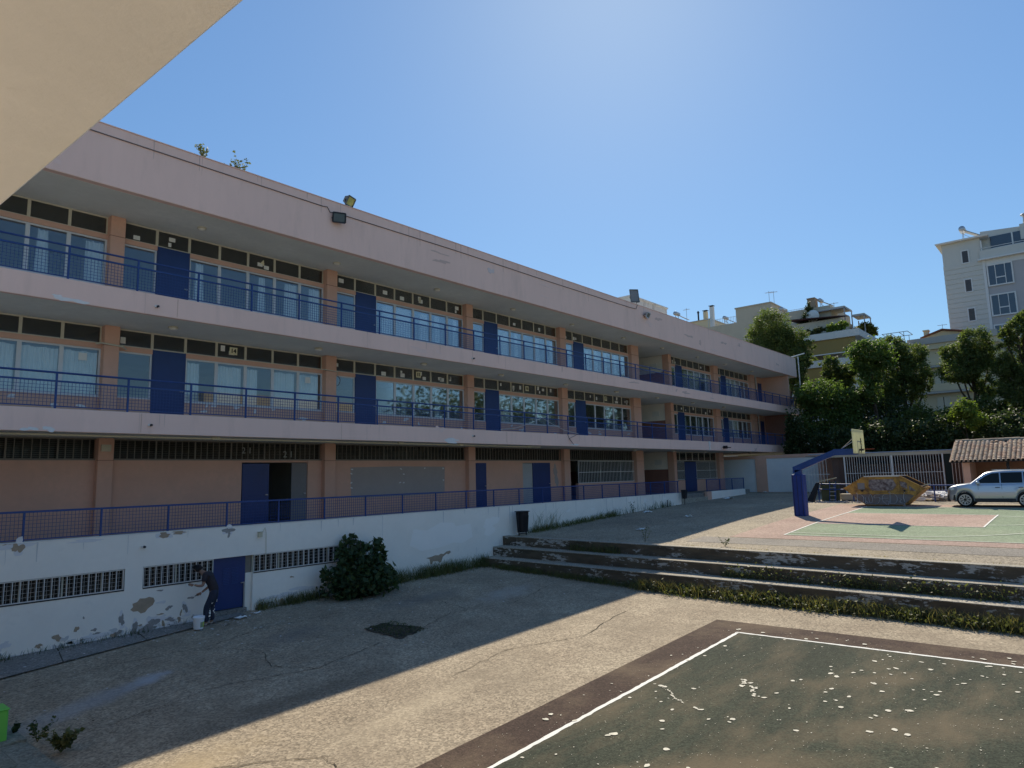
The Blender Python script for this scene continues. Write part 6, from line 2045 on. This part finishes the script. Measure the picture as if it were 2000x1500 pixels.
for z in (30.6 - .75, 26.9 - .75, 23.16 - .72):
    o = MB().box(TX - .075, TX + .02, -10.37, -9.75, z - .75, z + .75).build('stair_window', BROWNW, tw)
    MB().box(TX - .12, TX - .015, -10.5, -9.62, z - .87, z - .75).box(TX - .10, TX - .015, -10.5, -10.37, z - .75, z + .75).box(TX - .10, TX - .015, -9.75, -9.62, z - .75, z + .75).box(TX - .10, TX - .015, -10.5, -9.62, z + .75, z + .86).build('frame', TOWERT, o)
    MB().box(TX - .09, TX - .075, -10.08, -10.04, z - .75, z + .75).box(TX - .09, TX - .075, -10.37, -9.75, z - .3, z - .26).box(TX - .09, TX - .075, -10.37, -9.75, z + .26, z + .3).build('glazing_bars', BROWNW, o)
for k in range(5):
    zt = 28.15 - 3.75 * k
    for y0 in (-12.22, -18.6):
        o = MB().box(TX + .02, TX + .12, y0 - 2.3, y0, zt - 2.42, zt).build('window', BWIN, tw)
        fr = MB()
        fr.box(TX - .03, TX + .03, y0 - 2.45, y0 + .15, zt, zt + .16).box(TX - .05, TX + .03, y0 - 2.45, y0 + .15, zt - 2.58, zt - 2.42)
        fr.box(TX - .03, TX + .03, y0, y0 + .15, zt - 2.42, zt).box(TX - .03, TX + .03, y0 - 2.45, y0 - 2.3, zt - 2.42, zt)
        for yy in (-.66, -1.62):
            fr.box(TX - .02, TX + .025, y0 + yy - .07, y0 + yy, zt - 2.42, zt)
        fr.box(TX - .02, TX + .024, y0 - 1.62, y0 - .73, zt - 1.62, zt - 1.5)
        fr.build('frame', TOWERT, o)
def boiler(x, y, z, s_, label, grp='roof water heaters'):
    t = thing('solar_water_heater', (x, y, z), label, 'water heater', grp)
    MB().lathe([(.05, -.02), (.30 * s_, 0), (.32 * s_, .1), (.32 * s_, 1.2 * s_), (.28 * s_, 1.28 * s_)], (x, y, z + 1.35 * s_), 14, 'x').build('tank', STEEL, t, True)
    MB().prism([(x + .1, y - .1 * s_, z + 1.15 * s_), (x + 1.2 * s_, y - .1 * s_, z + 1.15 * s_), (x + 1.2 * s_, y - 1.75 * s_, z + .1), (x + .1, y - 1.75 * s_, z + .1)],
               [(x + .1, y - .12 * s_, z + 1.25 * s_), (x + 1.2 * s_, y - .12 * s_, z + 1.25 * s_), (x + 1.2 * s_, y - 1.77 * s_, z + .2), (x + .1, y - 1.77 * s_, z + .2)]).build('collector', M('collector_metal', (.30, .29, .27), .4, .1), t)
    MB().bar((x + .15, y, z), (x + .15, y, z + 1.2 * s_), .06).bar((x + 1.1 * s_, y, z), (x + 1.1 * s_, y, z + 1.2 * s_), .06).bar((x + .15, y - .9 * s_, z), (x + .15, y, z + .8 * s_), .05).build('stand', STEEL, t)
    return t
boiler(TX + .3, -10.0, 32.1, 1.15, 'silver roof water heater on the tower at the right')
ch = thing('chimney', (TX + 2, -16.1, 32.0), 'cream chimney with steel flue on the tower at the right', 'chimney')
MB().box(TX + 1.0, TX + 2.2, -17.0, -15.75, 31.0, 32.9).build('stack', TOWERW, ch)
MB().lathe([(.26, 32.9), (.2, 33.6), (.2, 33.9), (.42, 34.0), (.42, 34.15), (.1, 34.3)], (TX + 1.5, -16.35, 0), 12).build('flue', STEEL, ch, True)

# apartment block with ochre awnings
ab = thing('apartment_block', (82, 2, 2.3), 'apartment block with white balconies, ochre awnings and a planted roof terrace', 'building')
MB().box(80.5, 92, -.6, 12, 2, 17.9).build('wall', BEIGE, ab)
for k in range(5):
    zt = 18.7 - 2.95 * k
    MB().box(78, 86.6, -2.16, 12, zt - .75, zt).build('balcony', WHITEB, ab)
    MB().box(86.6, 86.62, -2.1, 0, zt - .7, zt - .1).build('balcony_end', WHITEB, ab)
    MB().prism([(78.2, -1.7, zt - .78), (78.2, 12, zt - .78), (78.3, 12, zt - .78), (78.3, -1.7, zt - .78)], [(77.9, -1.7, zt - 2.33), (77.9, 12, zt - 2.33), (78.0, 12, zt - 2.33), (78.0, -1.7, zt - 2.33)]).build('awning', AWN, ab)
    MB().box(77.86, 77.96, -1.75, 12, zt - 2.45, zt - 2.33).build('awning_bar', WHITEB, ab)
MB().box(83.5, 92, 1.9, 7.5, 17.9, 22.95).build('penthouse', BEIGE, ab)
MB().box(80.8, 86, .3, 7.6, 17.9, 20.7).build('terrace_room', BEIGE, ab)
mr = MB()
for i in range(36):
    y = .2 + i * .155
    mr.prism([(80.2, y, 20.75 + .012 * i), (84.4, y, 21.45), (84.4, y + .13, 21.45), (80.2, y + .13, 20.75 + .012 * i)], [(80.2, y, 20.85 + .012 * i), (84.4, y, 21.55), (84.4, y + .13, 21.55), (80.2, y + .13, 20.85 + .012 * i)])
mr.build('sheet_roof', MAROON, ab)
def pergola(x, y0, y1, z, d, zb, label):
    t = thing('pergola', (x, (y0 + y1) / 2, zb), label, 'pergola', 'roof pergolas')
    MB().box(x, x + d, y0, y1, z, z + .14).build('canopy', M('pale_canopy', (.55, .52, .44), .8, .05), t)
    f = MB()
    f.box(x - .04, x + d, y0 - .04, y0 + .06, z - .12, z - .002).box(x - .04, x + .06, y0, y1, z - .12, z - .004)
    f.build('beam', TOWERG, t)
    for yy in (y0, y1 - .1):
        for xx in (x, x + d - .1):
            MB().box(xx, xx + .1, yy, yy + .1, zb, z - .12).build('post', TOWERG, t)
pergola(83, .25, 3.6, 22.35, 3.2, 19.5, 'grey pergola with pale canopy on the apartment roof, left one')
pergola(85, -1.3, .1, 21.55, 3.0, 19.0, 'grey pergola with pale canopy on the apartment roof, right one')
tag(MB().box(84, 85.2, 3.7, 4.55, 22.5, 24.2).box(83.9, 85.3, 3.65, 4.6, 24.2, 24.3).build('chimney', M('rusty_chimney', (.33, .25, .18), .9, .15)), 'brown chimney on the apartment roof beside the small cypress', 'chimney')
boiler(84.2, 3.2, 22.9, .75, 'small water heater beside the brown chimney')
boiler(84.2, 7.75, 22.6, .8, 'water heater on the roof right of the beige stair block')
tag(MB().lathe([(.05, 0), (.5, .10), (.75, .3)], (82.0, 3.6, 21.7), 14, 'x').bar((82, 3.6, 20.9), (82, 3.6, 21.7), .08).build('satellite_dish', WHITEB), 'white satellite dish above the maroon sheet roof', 'dish')
tag(MB().prism([(84, 5.6, 18.6), (84, 7.0, 18.6), (84.8, 7.0, 18.6), (84.8, 5.6, 18.6)], [(84, 6.3, 21.8), (84, 6.9, 21.8), (84.8, 6.9, 21.8), (84.8, 6.3, 21.8)]).lathe([(.28, 21.8), (.26, 22.6), (.34, 22.7)], (84.4, 6.6, 0), 10).build('white_flue', WHITEB), 'white tapered flue rising behind the dark pine', 'flue')
plant('cypress', 'small dark cypress growing on the apartment roof terrace', 'tree', (82.5, 4.3, 18.7), [(82.5, 4.25, 20.9, .7, .9, .8), (82.5, 4.2, 21.9, .6, .7, .8), (82.5, 4.0, 22.8, .45, .45, .7)], 3680, 0.104, DARKLEAF, 201, trunk=.08, sig=.16)
for i, (y, z, r_, m) in enumerate(((2.1, 19.15, .7, GRASS), (.7, 19.35, .65, BRIGHTLEAF), (-.35, 19.45, .7, BRIGHTLEAF), (3.3, 19.0, .55, GRASS))):
    plant('terrace_plant', ('leafy plant on the roof terrace edge above the ochre awning', 'yellow green plant on the terrace edge, middle', 'yellow green plant on the terrace edge near the corner', 'low plant on the terrace edge beside the pine')[i], 'plant', (78.9, y, 18.7), [(78.9, y, z, .5, r_, .5), (78.9, y + .3, z - .2, .4, .4, .4)], 900, .15, m, 210 + i, 'plants on the roof terrace', trunk=.03, limbs=False)
plant('terrace_tree', 'rounded orange green tree on the right corner of the roof terrace', 'tree', (85.6, -1.2, 18.7), [(85.8, -1.2, 20.0, .9, .9, .8), (86, -1.75, 19.5, .6, .6, .8), (85.2, -.5, 19.6, .8, .8, .7)], 2800, .17, leaf_mat('orange_green_leaves', (.08, .09, .02), (.17, .15, .03), .4), 216, trunk=.08)

# beige stair block and the roofs to its left
bb = thing('beige_block', (90, 14, 2.3), 'windowless beige block with lower roofs between the school and the pine', 'building')
MB().box(86, 92, 9.6, 14.2, 2, 25.1).build('stair_block', BEIGE, bb)
MB().box(85.9, 92.1, 9.5, 14.3, 25.1, 25.25).build('coping', BEIGE, bb)
MB().box(86, 95, 14.2, 19.5, 2, 23.3).build('low_block', BEIGE, bb)
MB().box(90, 98, 19.5, 26, 2, 25.3).build('rear_block', CREAMH, bb)
MB().box(89.9, 98, 19.4, 26, 25.3, 25.42).build('rear_coping', BEIGE, bb)
def chimney(x, y, z0, z1, w, label, m, cap=True):
    t = thing('chimney', (x, y, z0), label, 'chimney', 'roof chimneys left of the pine')
    MB().box(x - w, x + w, y - w, y + w, z0, z1).build('stack', m, t)
    if cap:
        MB().box(x - w * 1.3, x + w * 1.3, y - w * 1.3, y + w * 1.3, z1 + .12, z1 + .2).build('cap', DARKMETAL, t)
        MB().box(x - w * .6, x + w * .6, y - w * .6, y + w * .6, z1, z1 + .12).build('neck', DARKMETAL, t)
    return t
chimney(90.3, 20.3, 23.5, 26.55, .26, 'squat cream chimney with dark cap on the beige roofs', CREAMH)
chimney(90.0, 19.2, 22, 27.0, .25, 'taller pale chimney with flat cap on the beige roofs', WHITEB)
tag(MB().lathe([(.12, 25.3), (.12, 26.6), (.2, 26.65), (.1, 26.9)], (90.5, 21.5, 0), 8).build('flue_pipe', DARKMETAL), 'thin dark flue pipe on the beige roofs', 'flue')
boiler(90.2, 25.0, 25.9, .95, 'water heater at the far left of the roofs above the school')
boiler(86.4, 16.0, 23.35, .75, 'water heater on the low roof beside the beige stair block')
rl2 = MB()
for i in range(18):
    rl2.bar((86.2, 14.4 + i * .22, 23.3), (86.2, 14.4 + i * .22, 24.2), .03)
rl2.bar((86.2, 14.3, 24.2), (86.2, 18.3, 24.2), .04)
tag(rl2.build('roof_railing', STEEL), 'light roof railing left of the beige stair block', 'railing')
rl2 = MB()
for i in range(22):
    rl2.bar((87, 4.6 + i * .2, 22.95), (87, 4.6 + i * .2, 23.9), .03)
rl2.bar((87, 4.5, 23.9), (87, 9.1, 23.9), .04)
tag(rl2.build('roof_railing', STEEL), 'light roof railing between the stair block and the brown chimney', 'railing')
for x, y, z, h, lab in ((88, 10.4, 25.2, 2.0, 'tall television aerial on the beige stair block, left'), (88, 9.8, 25.2, 1.9, 'television aerial on the beige stair block, right'), (90.5, 23.3, 25.3, 2.4, 'bare mast on the roofs above the school'), (86.3, 18.2, 22.5, 2.2, 'reddish aerial on the low roof above the school'), (84.6, 1.75, 22.4, 1.0, 'small aerial above the left pergola'), (94, -7.6, 19.6, 1.1, 'small aerial on the cream gabled house')):
    t = thing('aerial', (x, y, z), lab, 'aerial', 'roof aerials')
    MB().bar((x, y, z), (x, y, z + h), .045).build('mast', STEEL, t)
    a = MB().bar((x, y + .5, z + h * .9), (x, y - .5, z + h * .9), .035)
    for i in range(5):
        a.bar((x - .25, y - .4 + i * .2, z + h * .9), (x + .25, y - .4 + i * .2, z + h * .9), .025)
    a.build('antenna', STEEL, t)

# cream gabled house in the gap
mh = thing('cream_house', (96, -7, 2.3), 'cream house with brown gable and shutters seen between the pines', 'building')
MB().box(92, 102, -13, -4.2, 2, 17.6).build('wall', CREAMH, mh)
MB().box(91.4, 92.2, -13, -4.2, 18.15, 18.9).build('roof_parapet', GREYBAND, mh)
MB().box(91.6, 102, -13, -4.2, 17.5, 18.15).build('roof_slab', CREAMH, mh)
MB().prism([(93, -5.7, 18.1), (93, -11.0, 18.1), (93, -11.0, 19.0), (93, -7.7, 19.75), (93, -5.7, 19.15)], [(99, -5.7, 18.1), (99, -11.0, 18.1), (99, -11.0, 19.0), (99, -7.7, 19.75), (99, -5.7, 19.15)]).build('gable', CREAMH, mh)
MB().prism([(92.6, -5.4, 19.05), (92.6, -7.7, 19.78), (92.6, -11.3, 18.95), (92.6, -11.3, 19.1), (92.6, -7.7, 19.95), (92.6, -5.4, 19.22)], [(99.4, -5.4, 19.05), (99.4, -7.7, 19.78), (99.4, -11.3, 18.95), (99.4, -11.3, 19.1), (99.4, -7.7, 19.95), (99.4, -5.4, 19.22)]).build('gable_roof', TERRA, mh)
MB().box(93.2, 94, -6.2, -5.72, 18.9, 20.0).box(93.1, 94.1, -6.28, -5.64, 20.0, 20.12).build('chimney', CREAMH, mh)
for k in range(3):
    z = 15.4 - 3.05 * k
    MB().box(91.2, 92, -12.5, -4.4, z - .1, z + .12).build('balcony_slab', GREYBAND, mh)
    MB().box(91.2, 91.3, -12.5, -4.4, z + .15, z + 1.0).build('balcony_parapet', CREAMH, mh)
    for y in (-4.7, -6.55, -7.25, -9.2, -10.8):
        MB().box(91.9, 92.0, y - .62, y, z - 2.4, z - .5).build('shutter', M('cream_shutter', (.62, .56, .42), .8, .05), mh)
    MB().box(91.93, 91.99, -7.24, -7.18, z - 2.4, z - .5).build('shutter_gap', BLACK, mh)
fr = MB()
for a, b in (((-4.0, 19.6), (-2.9, 19.9)),):
    pass
for x in (90, 93):
    fr.bar((x, -1.9, 19.75), (x, -4.6, 19.75), .06)
    fr.bar((x, -2.4, 18.4), (x, -2.4, 19.75), .05).bar((x, -4.2, 18.4), (x, -4.2, 19.75), .05)
for y in (-1.9, -2.8, -3.7, -4.6):
    fr.bar((90, y, 19.75), (93, y, 19.75), .05)
tag(fr.build('bare_pergola', MIDMETAL), 'bare metal pergola frame on the roof above the wide pine', 'pergola')
MB2 = MB().box(88, 95, -4.4, 0, 2, 18.4).build('grey_house', GREYBAND)
tag(MB2, 'grey flat roofed house below the bare pergola frame', 'building')

# what the panes of the school mirror: a block and trees across the yard
ob = thing('opposite_block', (45, -55, 0), 'pale apartment block across the yard behind the camera', 'building')
MB().box(34, 56, -62, -48, -1, 14).build('wall', CREAMH, ob)
for k in range(4):
    for i in range(10):
        MB().box(35 + i * 2.1, 36.2 + i * 2.1, -48, -47.9, 1 + k * 3.1, 2.8 + k * 3.1).build('window', BWIN, ob)
for i, (x, y, h) in enumerate(((63, -44, 20), (71, -43, 18), (80, -46, 22), (90, -45, 20), (102, -47, 22), (30, -50, 10), (116, -50, 22))):
    plant('tree', f'{ORD[i]} leafy tree across the yard behind the camera', 'tree', (x, y, 1.5), [(x, y, h * .62, 5.2, 5.2, h * .36), (x + 3, y + .5, h * .45, 4.6, 4.6, h * .3), (x - 3, y - .4, h * .47, 4.6, 4.6, h * .3)], 4000, 0.37, DARKLEAF, 230 + i, 'trees across the yard', trunk=.3)
